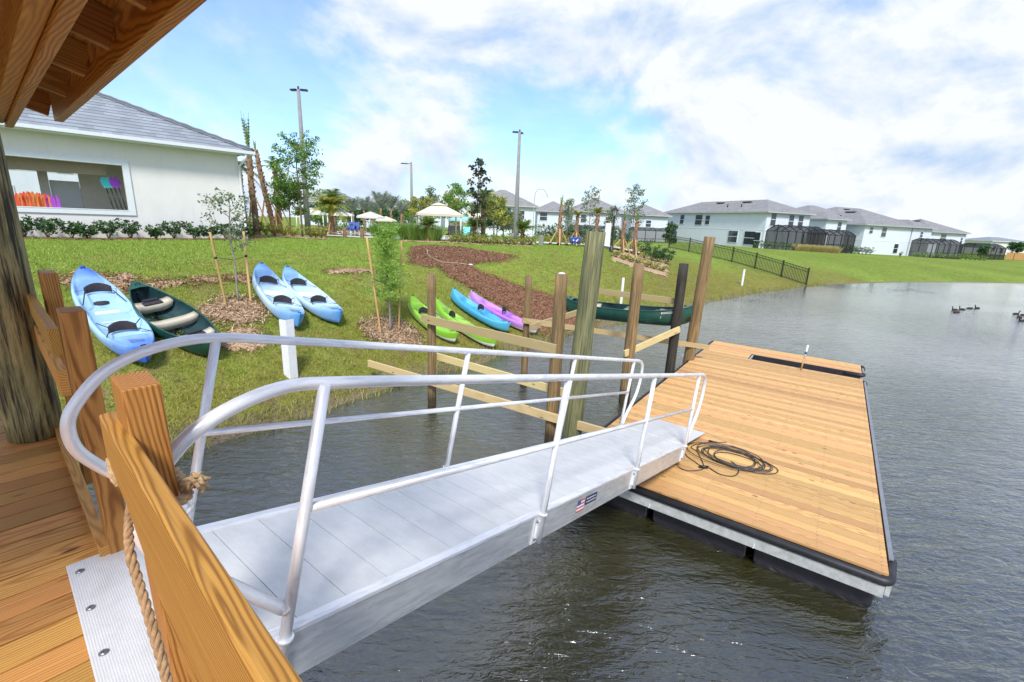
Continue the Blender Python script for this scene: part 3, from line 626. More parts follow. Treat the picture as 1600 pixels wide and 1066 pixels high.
# ------------------------------------------------------------------ aluminium gangway
ga = rad(53.4); gv = Vector((math.cos(ga), math.sin(ga), 0)); hv = Vector((gv.y, -gv.x, 0)); msl = .245; th = math.atan(msl)
av = gv*math.cos(th)-UP*math.sin(th); bv = gv*math.sin(th)+UP*math.cos(th)
def gp(a, b, h): return gv*1.2+UP*(E-1.66)+av*a+bv*b+hv*h
HL, HR = -2.36, -1.46
gw = thing('gangway', gp(0, 0, (HL+HR)/2), 'silver aluminium gangway with handrails sloping from the timber deck to the floating dock', 'gangway')
m = MB(); k = 0; a = -.742
while a < 4.93:
    m.box(gp(a+.1085, -.02, (HL+HR)/2), hv, av, HR-HL-.07, .2185, .03, goff=(k*3, 0, 0)); a += .222; k += 1
m.build('tread_panels', M['tread'], gw)
for H, s in ((HL, -1), (HR, 1)):
    m = MB(); m.bar(gp(-.70, .0, H-.012*s), gp(4.97, .0, H-.012*s), .052, .022, bv); m.build('edge_curb', M['alu_tube'], gw, bevel=.003)
    m = MB(); m.bar(gp(-.70, -.105, H), gp(4.97, -.105, H), .012, .185, bv); m.bar(gp(-.70, -.205, H-.015*s), gp(4.97, -.205, H-.015*s), .045, .012, bv); m.build('side_channel', M['alu_side'], gw)
def fillet(pts, r, n=8):
    P = [Vector(p) for p in pts]; out = [P[0]]
    for i in range(1, len(P)-1):
        rr = r[i] if isinstance(r, (list, tuple)) else r
        u = (P[i-1]-P[i]); v = (P[i+1]-P[i]); L = min(u.length, v.length)*.48; ang = u.angle(v); tl = min(rr/math.tan(ang/2), L)
        A = P[i]+u.normalized()*tl; B = P[i]+v.normalized()*tl
        for j in range(n+1): t = j/n; out.append(A*(1-t)**2+P[i]*2*t*(1-t)+B*t*t)
    out.append(P[-1]); return out
RT = .0235
for H, s in ((HL, -1), (HR, 1)):
    Hr = H+.012*s
    nb = [(5.0, .02), (5.16, .30), (5.34, .55), (5.35, .86), (5.22, .975), (4.9, .975)] if True else []
    far = spline([gp(4.955, .03, Hr), gp(5.05, .18, Hr), gp(5.26, .42, Hr), gp(5.345, .66, Hr), gp(5.33, .86, Hr), gp(5.25, .955, Hr), gp(5.10, .985, Hr), gp(4.9, .985, Hr)], 7)
    Hn = Hr-(.045 if s > 0 else 0); near = spline([gp(-.3, .965, Hr), gp(-.55, .962, Hr), gp(-.72, .94, Hn), gp(-.88, .88, Hn), gp(-1.0, .79, Hn), gp(-1.07, .67, Hn), gp(-1.09, .58, Hn), gp(-1.06, .48, Hn), gp(-.99, .40, Hn), gp(-.86, .295, Hn), gp(-.63, .115, Hr)], 7)
    MB().tube(far+near, RT, 20).build('handrail', M['alu_tube'], gw)
    MB().tube([gp(-.61, .49, Hr), gp(4.93, .51, Hr)], .0175, 16).build('middle_rail', M['alu_tube'], gw)
    for a_ in (-.61, 1.22, 3.07, 4.93):
        top = .955 if a_ < 4 else .985
        mm = MB(); bot = -.205 if s > 0 else -.02
        mm.tube([gp(a_, bot, Hr+.012*s), gp(a_, top, Hr)], .0215, 18)
        p = mm.build('rail_post', M['alu_tube'], gw)
        m2 = MB(); m2.tube([gp(a_, -.012, Hr+.01*s), gp(a_, .006, Hr+.01*s)], .031, 18)
        if s > 0 or a_ > 0:
            m2.box(gp(a_-.035, -.11, H+.011*s), bv, av, .19, .085, .008); m2.box(gp(a_-.035, -.11, H+.02*s), bv, av, .12, .03, .012)
        br = m2.build('bracket', M['alu_tube'], gw)
        if s > 0:
            m3 = MB()
            for bb in (-.045, -.17): MB().cyl(gp(a_-.055, bb, H+.012), gp(a_-.055, bb, H+.026), .010, .008, 10).build('bolt', M['bolt'], gw)
        if a_ < 0:
            m4 = MB()
            ww = [gp(-.63, .125, Hr), gp(-.613, .11, Hr)]; m4.tube(ww, [.028, .029], 14); m4.build('weld', M['alu_side'], gw)
# end flap resting on the dock and landing plate bolted to the deck
m = MB(); Hc = (HL+HR)/2; z1 = E-3.15+.004
pA = [gp(4.98, .0, HL+.01), gp(4.98, .0, HR-.01)]; q0 = gp(6.28, 0, HL-.02); q1 = gp(6.28, 0, HR-.02)
for q in (q0, q1): q.z = z1+.014
m.add([pA[0], pA[1], q1, q0, pA[0]-UP*.014, pA[1]-UP*.014, q1-UP*.012, q0-UP*.012], [(0,3,2,1), (4,5,6,7), (0,1,5,4), (1,2,6,5), (2,3,7,6), (3,0,4,7)], gc=[(0, 0, 0)]*8)
m.build('end_flap', M['tread'], gw)
for hh in (HL+.12, HR-.12): MB().tube([gp(4.85, -.19, hh-.05), gp(4.85, -.19, hh+.05)], .085, 18).build('roller', M['black'], gw)
lp = MB(); lp.box(tn(2.19, .155, DZ+.006), TV, NV, 1.14, .28, .009, goff=(0, 0, 0)).build('landing_plate', M['tread'], gw, bevel=.002)
for t_ in (2.67, 2.365, 2.06, 1.755):
    m = MB(); m.lathe(tn(t_, .055, DZ+.0105), [(.0165, 0), (.0165, .003), (.010, .008), (0.0002, .010)], 14); m.build('bolt', M['bolt'], gw)
# maker's plate with a flag on the outer channel
def panel(a0, a1, b0, b1, off, mat, name, par):
    m = MB(); x = HR+.0065+off; m.add([gp(a0, b0, x), gp(a1, b0, x), gp(a1, b1, x), gp(a0, b1, x)], [(0, 1, 2, 3)]); return m.build(name, M[mat], par)
fl = thing('flag_sticker', gp(1.9, -.1, HR), 'small striped flag sticker and navy name plate on the gangway side', 'sticker')
for i in range(7): panel(1.80, 1.93, -.155+i*.0146, -.155+(i+1)*.0146, .001, 'red' if i % 2 == 0 else 'flagwhite', 'stripe', fl)
panel(1.80, 1.86, -.095, -.053, .0025, 'flagblue', 'canton', fl)
panel(1.945, 2.17, -.125, -.050, .001, 'navy', 'name_plate', fl)
m = MB()
for r_, (b_, hh) in enumerate(((-.072, .012), (-.10, .012))):
    x_ = 1.965
    while x_ < 2.14:
        w_ = random.uniform(.006, .012); m.add([gp(x_, b_-hh/2, HR+.0095), gp(x_+w_, b_-hh/2, HR+.0095), gp(x_+w_, b_+hh/2, HR+.0095), gp(x_, b_+hh/2, HR+.0095)], [(0, 1, 2, 3)]); x_ += w_+.005
m.build('lettering', M['flagwhite'], fl)

# ------------------------------------------------------------------ floating dock
DKZ = E-3.15; da = rad(55.2); du = Vector((math.cos(da), math.sin(da), 0)); dw = Vector((-du.y, du.x, 0)); DC = pz(1391.3, 899, DKZ); DL, DW = 9.10, 3.55
def dp(u, w_, z): return DC+du*u+dw*w_+UP*(z-0)
dock = thing('floating_dock', dp(DL/2, DW/2, 0), 'large floating dock of golden boards with a black rubber edge', 'dock')
m = MB(); u = 0; bw = .1468; S0_, S1_, SW = 7.60, 8.20, 2.40
while u < DL-.05:
    inslip = S0_ < u+bw/2 < S1_
    if not inslip:
        js = [0, 1.22, 2.42, DW] if int(u/bw) % 2 else [0, .61, 1.83, 3.02, DW]
        m.box(dp(u+bw/2, DW/2, -.016+random.uniform(-.0015, .0015)), dw, du, DW-.02, bw-.011, .032)
    else:
        m.box(dp(u+bw/2, (DW+SW)/2, -.016), dw, du, DW-SW-.02, bw-.007, .032)
    u += bw
m.build('deck_boards', M['dockwood'], dock, bevel=.003)
m = MB(); u = 0
while u < DL-.05:
    for w_ in (.06, .61, 1.2, 1.79, 2.38, 2.97, DW-.06):
        for du_ in (.035, .112):
            if S0_ < u+bw/2 < S1_ and w_ < SW+.05: continue
            c_ = dp(u+du_, w_+random.uniform(-.006, .006), .0022); a_ = du*.0045; b_ = dw*.0045; m.add([c_-a_-b_, c_+a_-b_, c_+a_+b_, c_-a_+b_], [(0, 1, 2, 3)])
    u += bw
tag(m.build('screw_heads', M['bolt'], dock), kind='stuff')
def fender(pts, r=.044):
    m = MB(); P = fillet(pts, .09, 6); m.tube(P, r, 14); return m.build('rubber_fender', M['black'], dock)
fe = .045
fender([dp(-fe, DW-1.2+1.0, -.06), dp(-fe, -.005, -.06), dp(.35, -fe, -.06)])
MB().tube([dp(-fe, .5, -.06), dp(-fe, DW, -.06)], .042, 14).build('rubber_fender', M['black'], dock)
fender([dp(S1_-.02, .35, -.05), dp(S1_-.01, -fe, -.05), dp(S1_+.15, -fe, -.05)], .035)
fender([dp(DL-.3, -fe, -.05), dp(DL+fe, -fe, -.05), dp(DL+fe, .4, -.05)], .04)
fender([dp(DL+fe, DW-.3, -.05), dp(DL+fe, DW+fe, -.05), dp(DL-.4, DW+fe, -.05)], .04)
fender([dp(S0_-.2, -fe, -.05), dp(S0_+.01, -fe, -.05), dp(S0_+.02, .35, -.05)], .035)
m = MB()
for x0, x1 in ((.3, S0_-.15), (S1_+.15, DL-.3)): m.bar(dp(x0, -.03, -.045), dp(x1, -.03, -.045), .04, .075, UP)
m.build('side_trim', plain('grey_edge_trim', (.20, .21, .23), .5), dock)
m = MB(); m.bar(dp(0, DW+.03, -.05), dp(DL, DW+.03, -.05), .04, .09, UP); m.bar(dp(DL+.02, 0, -.06), dp(DL+.02, DW, -.06), .04, .09, UP); m.build('side_trim', M['black'], dock)
m = MB(); m.bar(dp(-.035, .02, -.175), dp(-.035, DW, -.175), .04, .125, UP); m.bar(dp(-.02, -.01, -.165), dp(S0_, -.01, -.165), .04, .115, UP); m.bar(dp(0, DW, -.16), dp(DL, DW, -.16), .04, .115, UP); m.bar(dp(DL, 0, -.16), dp(DL, DW, -.16), .04, .115, UP)
m.bar(dp(S1_, 0, -.16), dp(DL, 0, -.16), .04, .115, UP)
for uu in (.02, 1.1, 2.2, 3.3, 4.4, 5.5, 6.6): m.bar(dp(uu+.05, .05, -.14), dp(uu+.05, DW-.05, -.14), .04, .09, UP)
m.build('frame', M['galv'], dock)
for j in range(3):
    for i in range(8):
        if i == 6 and j < 2: continue
        m = MB(); c_ = dp(.58+i*1.14, .60+j*1.17, -.41)
        hx, hy, hz = .50, .545, .17
        vs = []
        for z_, sc in ((-hz*.75, .96), (-hz*.3, 1), (hz*.8, 1), (hz, .97)):
            vs += [c_+du*hx*sc*a+dw*hy*sc*b+UP*z_ for a, b in ((-1,-1), (1,-1), (1,1), (-1,1))]
        m.add(vs, [(3,2,1,0), (12,13,14,15)]+[(l*4+k, l*4+(k+1) % 4, l*4+4+(k+1) % 4, l*4+4+k) for l in range(3) for k in range(4)]); m.build('float', M['float'], dock, bevel=.015)
for w_ in (1.17, 2.35):
    m = MB(); m.bar(dp(-.03, w_-.03, -.12), dp(-.06, w_-.01, -.235), .008, .02, du); m.bar(dp(-.03, w_+.05, -.12), dp(-.03, w_+.02, -.225), .008, .02, du); m.build('bracket', M['white'], dock)
# launch slip: black rim walls, grey cradle
sl_ = MB(); sl_.bar(dp(S1_, .02, -.09), dp(S1_, SW, -.09), .03, .17, UP); sl_.bar(dp(S0_, .02, -.09), dp(S0_, SW, -.09), .03, .17, UP); sl_.bar(dp(S0_, SW, -.09), dp(S1_, SW, -.09), .03, .17, UP); sl_.build('slip_rim', M['black'], dock)
m = MB(); m.box(dp((S0_+S1_)/2, SW/2-.05, -.16), dw, du, SW+.1, .50, .03); m.bar(dp(S0_+.05, SW-.03, -.02), dp(S1_-.05, SW-.03, -.02), .05, .03, UP); m.build('slip_floor', plain('slip_grey', (.30, .32, .36), .5), dock)
pole = thing('grab_pole', dp(7.45, 1.22, 0), 'slim white grab pole standing on the dock beside the dark launch slip', 'pole')
m = MB(); m.tube([dp(7.45, 1.22, 0), dp(7.47, 1.2, .30)], .016, 12); m.build('lower_pole', M['stakewood'], pole)
m = MB(); m.tube([dp(7.47, 1.2, .30), dp(7.50, 1.18, .62)], .02, 12); m.build('upper_pole', M['white'], pole)
m = MB(); m.tube([dp(7.482, 1.195, .40), dp(7.487, 1.19, .46)], .024, 12); m.build('blue_band', M['flagblue'], pole)
# hoop holding the corner piling
m = MB(); hc = dp(DL-1.35, DW+.24, -.02); hc = Vector((pz(1085, 557, DKZ).x, pz(1085, 557, DKZ).y, DKZ-.03)); m.tube([hc+Vector((math.cos(2*PI*i/20), math.sin(2*PI*i/20), 0))*.30 for i in range(20)], .022, 10, closed=True); m.build('pile_hoop', M['alu_tube'], dock)

# coil of steel cable lying on the dock
cc = pz(1140, 716, DKZ); cab = thing('cable_coil', cc, 'tangled coil of thin dark steel cable lying on the dock boards', 'cable')
m = MB(); rc = random.Random(3)
for k in range(9):
    rx = rc.uniform(.30, .50); ry = rc.uniform(.20, .34); ox = rc.uniform(-.12, .16); oy = rc.uniform(-.08, .08); ph = rc.uniform(0, 6); z_ = .008+k*.0035
    m.tube([cc+du*(oy+math.sin(t_)*ry)-dw*(ox+math.cos(t_)*rx)+UP*(z_+.004*math.sin(3*t_+k)) for t_ in [ph+i*2*PI/40 for i in range(40)]], .0065, 6, closed=True)
m.build('coil', M['cable'], cab)
def dk(u_, v_, z_=.01): p = pz(u_, v_, DKZ); p.z += z_; return p
m = MB(); m.tube(spline([dk(1052, 705, .10), dk(1054, 722), dk(1068, 735), dk(1090, 736), dk(1108, 730)]), .006, 6)
m.tube(spline([dk(1070, 697), dk(1072, 712), dk(1085, 722), dk(1100, 731), dk(1090, 708), dk(1080, 699), dk(1100, 693), dk(1135, 692)]), .006, 6)
m.tube(spline([dk(1108, 732), dk(1125, 742), dk(1145, 745), dk(1154, 738), dk(1150, 728), dk(1142, 722)]), .0075, 6); m.build('loose_end', M['cable'], cab)
m = MB(); m.tube([dk(1092, 731, .02), dk(1106, 733, .03)], .02, 8); m.tube([dk(1107, 690, .015), dk(1120, 693, .015)], .014, 8); m.build('clamp', M['blackmetal'], cab)

# ------------------------------------------------------------------ unfinished pier frame: pilings and beams
def piling(x, y, ztop, r, mat, label, lean=(0, 0), name='piling', cap=None):
    base = Vector((x, y, 0)); m = MB(); n = 14; g = random.uniform(0, 9)
    if isinstance(lean[0], str): lean = ((pd(int(lean[0]), 400, y).x-x)/ztop, 0)
    P = [Vector((x+lean[0]*z, y+lean[1]*z, z)) for z in [(-1.6+(ztop+1.6)*i/n) for i in range(n+1)]]
    m.tube(P, [r*(1.06-.10*i/n)*(1+.025*math.sin(i*1.9+g)) for i in range(n+1)], 20)
    o = m.build(name, M[mat], loc=base); tag(o, label, 'piling', 'pilings of the unfinished pier'); return o
PP = {}
for k_, b_ in dict(p1=(675,632), p2=(818,600), p3=(860,692), p4=(975,628), p5=(1042,612), p6=(1071,592), big=(890,705)).items(): q = pz(b_[0], b_[1], 0); PP[k_] = q
piling(PP['p1'].x, PP['p1'].y, 2.66, .085, 'pile', 'brown piling nearest the lime green kayaks, a long beam fixed to its front')
piling(PP['p2'].x, PP['p2'].y, 2.57, .078, 'pile', 'thin brown piling in front of the mulch strip beside the purple kayak')
piling(PP['p3'].x, PP['p3'].y, 2.94, .105, 'pile', 'brown piling with a bird-whitened top just left of the tall thick greenish one')
piling(PP['p4'].x, PP['p4'].y, 2.99, .115, 'pile', 'brown piling in front of the middle of the raised canoe')
piling(PP['p5'].x, PP['p5'].y, 2.98, .105, 'darkpile', 'nearly black piling behind the right end of the raised canoe')
piling(PP['p6'].x, PP['p6'].y, 3.56, .13, 'pile', 'tall slim brown piling held by a hoop at the dock corner', lean=('1105', 0))
piling(PP['big'].x, PP['big'].y, 3.61, .155, 'greenpile', 'thickest and tallest piling, weathered green, right of the gangway midpoint', lean=('928', 0))
tag(MB().lathe(Vector((PP['p3'].x, PP['p3'].y, 2.93)), [(.06, 0), (.05, .02), (.02, .03), (0.001, .032)], 10).build('bird_dropping', M['white'], loc=(PP['p3'].x, PP['p3'].y, 2.93)), 'white bird dropping on top of the brown piling', 'dropping')
def P3(k_, z, off=0, n=None): return Vector((PP[k_].x, PP[k_].y, z))
def beam(p, q, h, label, ext0=0, ext1=0, off=(0, 0, 0), th=.045, mat='newwood'):
    p = Vector(p); q = Vector(q); d = (q-p).normalized(); p = p-d*ext0+Vector(off); q = q+d*ext1+Vector(off)
    o = MB().bar(p, q, th, h, UP).build('timber_beam', M[mat], loc=p, bevel=.003); return tag(o, label, 'beam', 'beams of the unfinished pier')
d13 = (PP['p3']-PP['p1']).normalized(); fr = Vector((-d13.y, d13.x, 0)); fr = fr if fr.dot(-PP['p1']) > 0 else -fr
beam(P3('p1', 1.815), P3('p3', 1.735), .16, 'upper board of the pier frame crossing in front of the kayaks', .14, .06, fr*.14)
beam(P3('p1', .56), P3('p3', .55), .15, 'long low board over the water running out past the thick green piling', 1.75, 1.05, fr*.14)
beam(P3('p1', 1.0)-fr*.02, P3('p3', .93), .14, 'middle board of the pier frame between the upper and the long low board', .1, .1, -fr*.13)
d26 = (PP['p6']-PP['p2']).normalized(); b2 = P3('p2', 1.30); b2.z = 1.56
beam(b2, Vector((PP['p6'].x, PP['p6'].y, .93))+Vector((.08, 0, 0)), .12, 'long beam running under the raised canoe out to the dock corner piling', .05, .45, Vector((-.06, -.13, 0)))
cl0 = pz(935, 455, 2.15); q = PP['p5']; tq = pd(935, 455, q.y+1.6); 
beam(tq, Vector((q.x, q.y+.12, 2.12)), .14, 'thin upper beam on the far side of the raised canoe', .3, .15)
beam(P3('p4', 1.14), Vector((PP['p5'].x-.05, PP['p5'].y-.1, 1.47)), .14, 'short brace rising to the right end of the raised canoe', .05, .25, Vector((-.10, -.12, 0)))
s0 = pd(828, 512, PP['p2'].y-.3); s1 = pd(903, 488, PP['p2'].y+1.0)
beam(s0, s1, .14, 'short brace under the left end of the raised canoe', 0, .3)
# ------------------------------------------------------------------ boats
def loft(L, stations, prof, mats, matidx=None):
    """stations: list of s in [-1,1]; prof(s)-> list of (y,z) from keel to inner centre (half section)"""
    m = MB(); rows = []; vs = []
    for s in stations:
        h = prof(s); full = [(-y, z) for y, z in reversed(h)]+[(y, z) for y, z in h]
        full = full[:len(h)-1]+[(0, h[0][1])]+full[len(h)+1:] if False else full
        rows.append(len(full)); vs += [Vector((s*L/2, y, z)) for y, z in full]
    n = rows[0]; k = n//2; fs = []; mi = []
    for i in range(len(stations)-1):
        for j in range(n-1):
            fs.append((i*n+j, i*n+j+1, (i+1)*n+j+1, (i+1)*n+j))
    nf = len(fs); fs += [tuple(range(n)), tuple((len(stations)-1)*n+j for j in range(n))[::-1]]
    m.add(vs, fs, smooth=True)
    if matidx:
        jm = [matidx(j if j >= k else n-1-j, k) for j in range(n)]
        m.mi = [jm[min(j+ (0 if j >= k else 1), n-1)] for i in range(len(stations)-1) for j in range(n-1)]+[0, 0]
    return m
def halfw(s, W, p, q): return W/2*max(0, 1-abs(s)**p)**q
ST = [-1+2*i/56 for i in range(57)]
ST = [math.sin(PI/2*s) for s in ST]
def sstep(a, b, x):
    t = max(0, min(1, (x-a)/(b-a))); return t*t*(3-2*t)
def kayak_prof(W, H, wells, p=2.3, q=.85, blunt=.0, crown=.035, rise=.10):
    def f(s):
        w = halfw(s*(1-blunt), W, p, q)+.004; a = abs(s); zt = H*(.80+.55*a**3.5); zk = rise*a**6*1.3+H*.02
        dep = -crown*(1-a**2)
        for (c0, c1, dd) in wells: dep = max(dep, -crown*(1-a*a)+(dd+crown)*sstep(c0, c0+.07, s)*(1-sstep(c1-.07, c1, s)))
        zf = zt-dep if dep > 0 else zt-dep
        wi = .80
        return [(0.0, zk), (.45*w, zk+.004), (.80*w, zk+.05*H+.01), (.96*w, zk+.33*(zt-zk)), (1.0*w, zk+.72*(zt-zk)), (.99*w, zt-.02), (.93*w, zt), (.86*w, zt-.002), (wi*w, zt-.012-(max(dep, 0))*.35), (.70*w, zt-max(dep, -.5)*.85 if dep > 0 else zt-dep*.4), (.45*w, zf), (.18*w, zf+.0), (0.0, zf)]
    return f
def kayak(name, label, L, W, H, wells, mat, low, seats, hatch, p=2.3, q=.8, blunt=.0, extras=None, group='kayaks on the bank'):
    r = thing(name, (0, 0, 0), label, 'kayak', group); f = kayak_prof(W, H, wells, p, q, blunt)
    m = loft(L, ST, f, None, lambda j, k: (1 if j-k < 3 else 0)); ob = m.build('hull', [mat, low], r)
    for x_, yaw in seats:
        s = x_/(L/2); z_ = f(s)[-1][1]; wd = W*.26
        m = MB(); N = 9
        vs = []; 
        for i in range(N):
            a = -1+2*i/(N-1); yy = a*wd; hh = .17*(1-.35*a*a); xx = x_-.08*(1-a*a)*yaw
            vs += [(xx, yy, z_+.05), (xx-.07*yaw, yy, z_+.05+hh), (xx-.10*yaw, yy, z_+.045+hh), (xx-.035*yaw, yy, z_+.045)]
        fs = [(4*i+j, 4*i+(j+1) % 4, 4*i+4+(j+1) % 4, 4*i+4+j) for i in range(N-1) for j in range(4)]+[(3,2,1,0), (4*N-4, 4*N-3, 4*N-2, 4*N-1)]
        m.add(vs, fs, smooth=True)
        m.build('seat_back', M['cushion'], r, bevel=.008)
        for sg in (-1, 1):
            MB().bar((x_, sg*wd, z_+.10), (x_+.38*yaw, sg*W*.40, f(s+.38*yaw/(L/2))[6][1]+.01), .02, .004, UP).build('strap', M['blackmetal'], r)
            MB().bar((x_-.05*yaw, sg*wd*.8, z_+.13), (x_-.26*yaw, sg*W*.40, f(s)[6][1]+.01), .02, .004, UP).build('strap', M['blackmetal'], r)
    for (x0, x1, hw) in hatch:
        z_ = f((x0+x1)/L)[-1][1]; m = MB(); m.box(((x0+x1)/2, 0, z_+.012), (1, 0, 0), (0, 1, 0), x1-x0, hw, .03); m.build('hatch', M['kwhite'], r, bevel=.02)
    for sg in (-1, 1):
        x_ = sg*(L/2-.09); z_ = f(sg*.955)[6][1]; m = MB(); m.tube([(x_, -.035, z_), (x_+sg*.02, -.03, z_+.03), (x_+sg*.02, .03, z_+.03), (x_, .035, z_)], .011, 8); m.build('carry_handle', M['blackmetal'], r)
    if extras: extras(r, f, L, W)
    return r
def footwells(m, xs, f, L, w, mat, r):
    pass
def put(r, A, B, roll=0, lift=0, dn=None, L0=3.0, wf=.95):   # stern-left point A and bow point B on the ground
    A = Vector(A); B = Vector(B); c = (A+B)/2; x = (B-A).normalized()
    e = .4; nrm = Vector((gh(c.x-e, c.y)-gh(c.x+e, c.y), gh(c.x, c.y-e)-gh(c.x, c.y+e), 2*e)).normalized() if dn is None else Vector(dn)
    zx = (nrm-x*nrm.dot(x)).normalized(); zx = Matrix.Rotation(roll, 3, x) @ zx; y = zx.cross(x)
    R = Matrix((x, y, zx)).transposed(); 
    zc = max(gh(c.x, c.y), (A.z+B.z)/2) if dn is None else c.z
    r.matrix_world = Matrix.Translation(Vector((c.x, c.y, zc+lift))) @ R.to_4x4() @ Matrix.Diagonal(((B-A).length/L0, wf, wf, 1))
    return (B-A).length
def cleat_extra(r, f, L, W):
    m = MB(); s = .78; z_ = f(s)[-1][1]
    for i in range(4): m.tube([(s*L/2-.05+i*.05, -.12+i*.01, z_+.015), (s*L/2+i*.05, .12-i*.01, z_+.015)], .004, 5)
    m.build('bungee', M['blackmetal'], r)
def blue_extra(r, f, L, W):
    cleat_extra(r, f, L, W)
    z_ = f(-.50)[-1][1]; m = MB(); m.box((-.53*L/2, -.05, z_+.006), (1, 0, 0), (0, 1, 0), .17, .14, .004); m.build('sticker', M['yellow'], r)
    m = MB(); m.lathe((-.26*L/2-.28, 0, f(-.3)[-1][1]+.02), [(.001, .05), (.12, .05), (.17, .035), (.19, 0)], 20); ob = m.build('seat_pad', M['cushion'], r)
tw = [(-.78, -.30, .13), (-.31, .10, .15), (.09, .62, .13)]
LEN = {}
A, B = T(133, 452), T(230, 583); k1 = kayak('kayak', 'blue and white tandem kayak furthest left, deep blue nose towards the water', 3.9, .86, .36, [(-.72, -.42, .12), (-.40, .06, .16), (.04, .62, .16)], M['kblue'], M['kblue'], [(-.75, 1), (.75, 1)], [(-.30, .22, .40)], p=2.9, q=.72, extras=blue_extra)
LEN['k1'] = put(k1, A, B, rad(-4), L0=3.9)
k2 = kayak('kayak', 'pale blue tandem kayak whose nose lies behind the white channel post', 3.7, .86, .36, tw, M['klight'], M['klight'], [(-.85, 1), (.55, 1)], [(-.42, .10, .44)], p=2.6, q=.72, extras=cleat_extra)
LEN['k2'] = put(k2, T(403, 436), T(463, 521), rad(-6), L0=3.7)
k3 = copy_tree(k2); k3['label'] = 'pale blue tandem kayak on the right of the pair, nothing in front of it'
LEN['k3'] = put(k3, T(444, 440), T(528, 513), rad(-4), L0=3.7)
sw = [(-.62, .10, .13), (.14, .62, .10)]
k4 = kayak('kayak', 'lime green kayak on the left of the green pair, partly behind the piling', 3.0, .74, .33, sw, M['klime'], M['kwhite'], [(-.50, 1)], [], p=2.0, q=.8, extras=cleat_extra); LEN['k4'] = put(k4, T(636, 480), T(708, 541), rad(-8))
k5 = copy_tree(k4); k5['label'] = 'lime green kayak on the right of the green pair, nearest the water'; LEN['k5'] = put(k5, T(672, 484), T(768, 549), rad(-8))
k6 = kayak('kayak', 'sky blue single kayak between the lime and the purple kayaks', 3.0, .74, .33, sw, M['kcyan'], M['kcyan'], [(.10, 1)], [], p=1.9, q=.8, extras=cleat_extra); LEN['k6'] = put(k6, T(701, 468), T(790, 524), rad(-8))
k7 = kayak('kayak', 'purple and white single kayak beside the mulch strip', 3.0, .74, .33, sw, M['kpurple'], M['kwhite'], [(.10, 1)], [], p=1.9, q=.8, extras=cleat_extra); LEN['k7'] = put(k7, T(729, 472), T(834, 527), rad(-8))

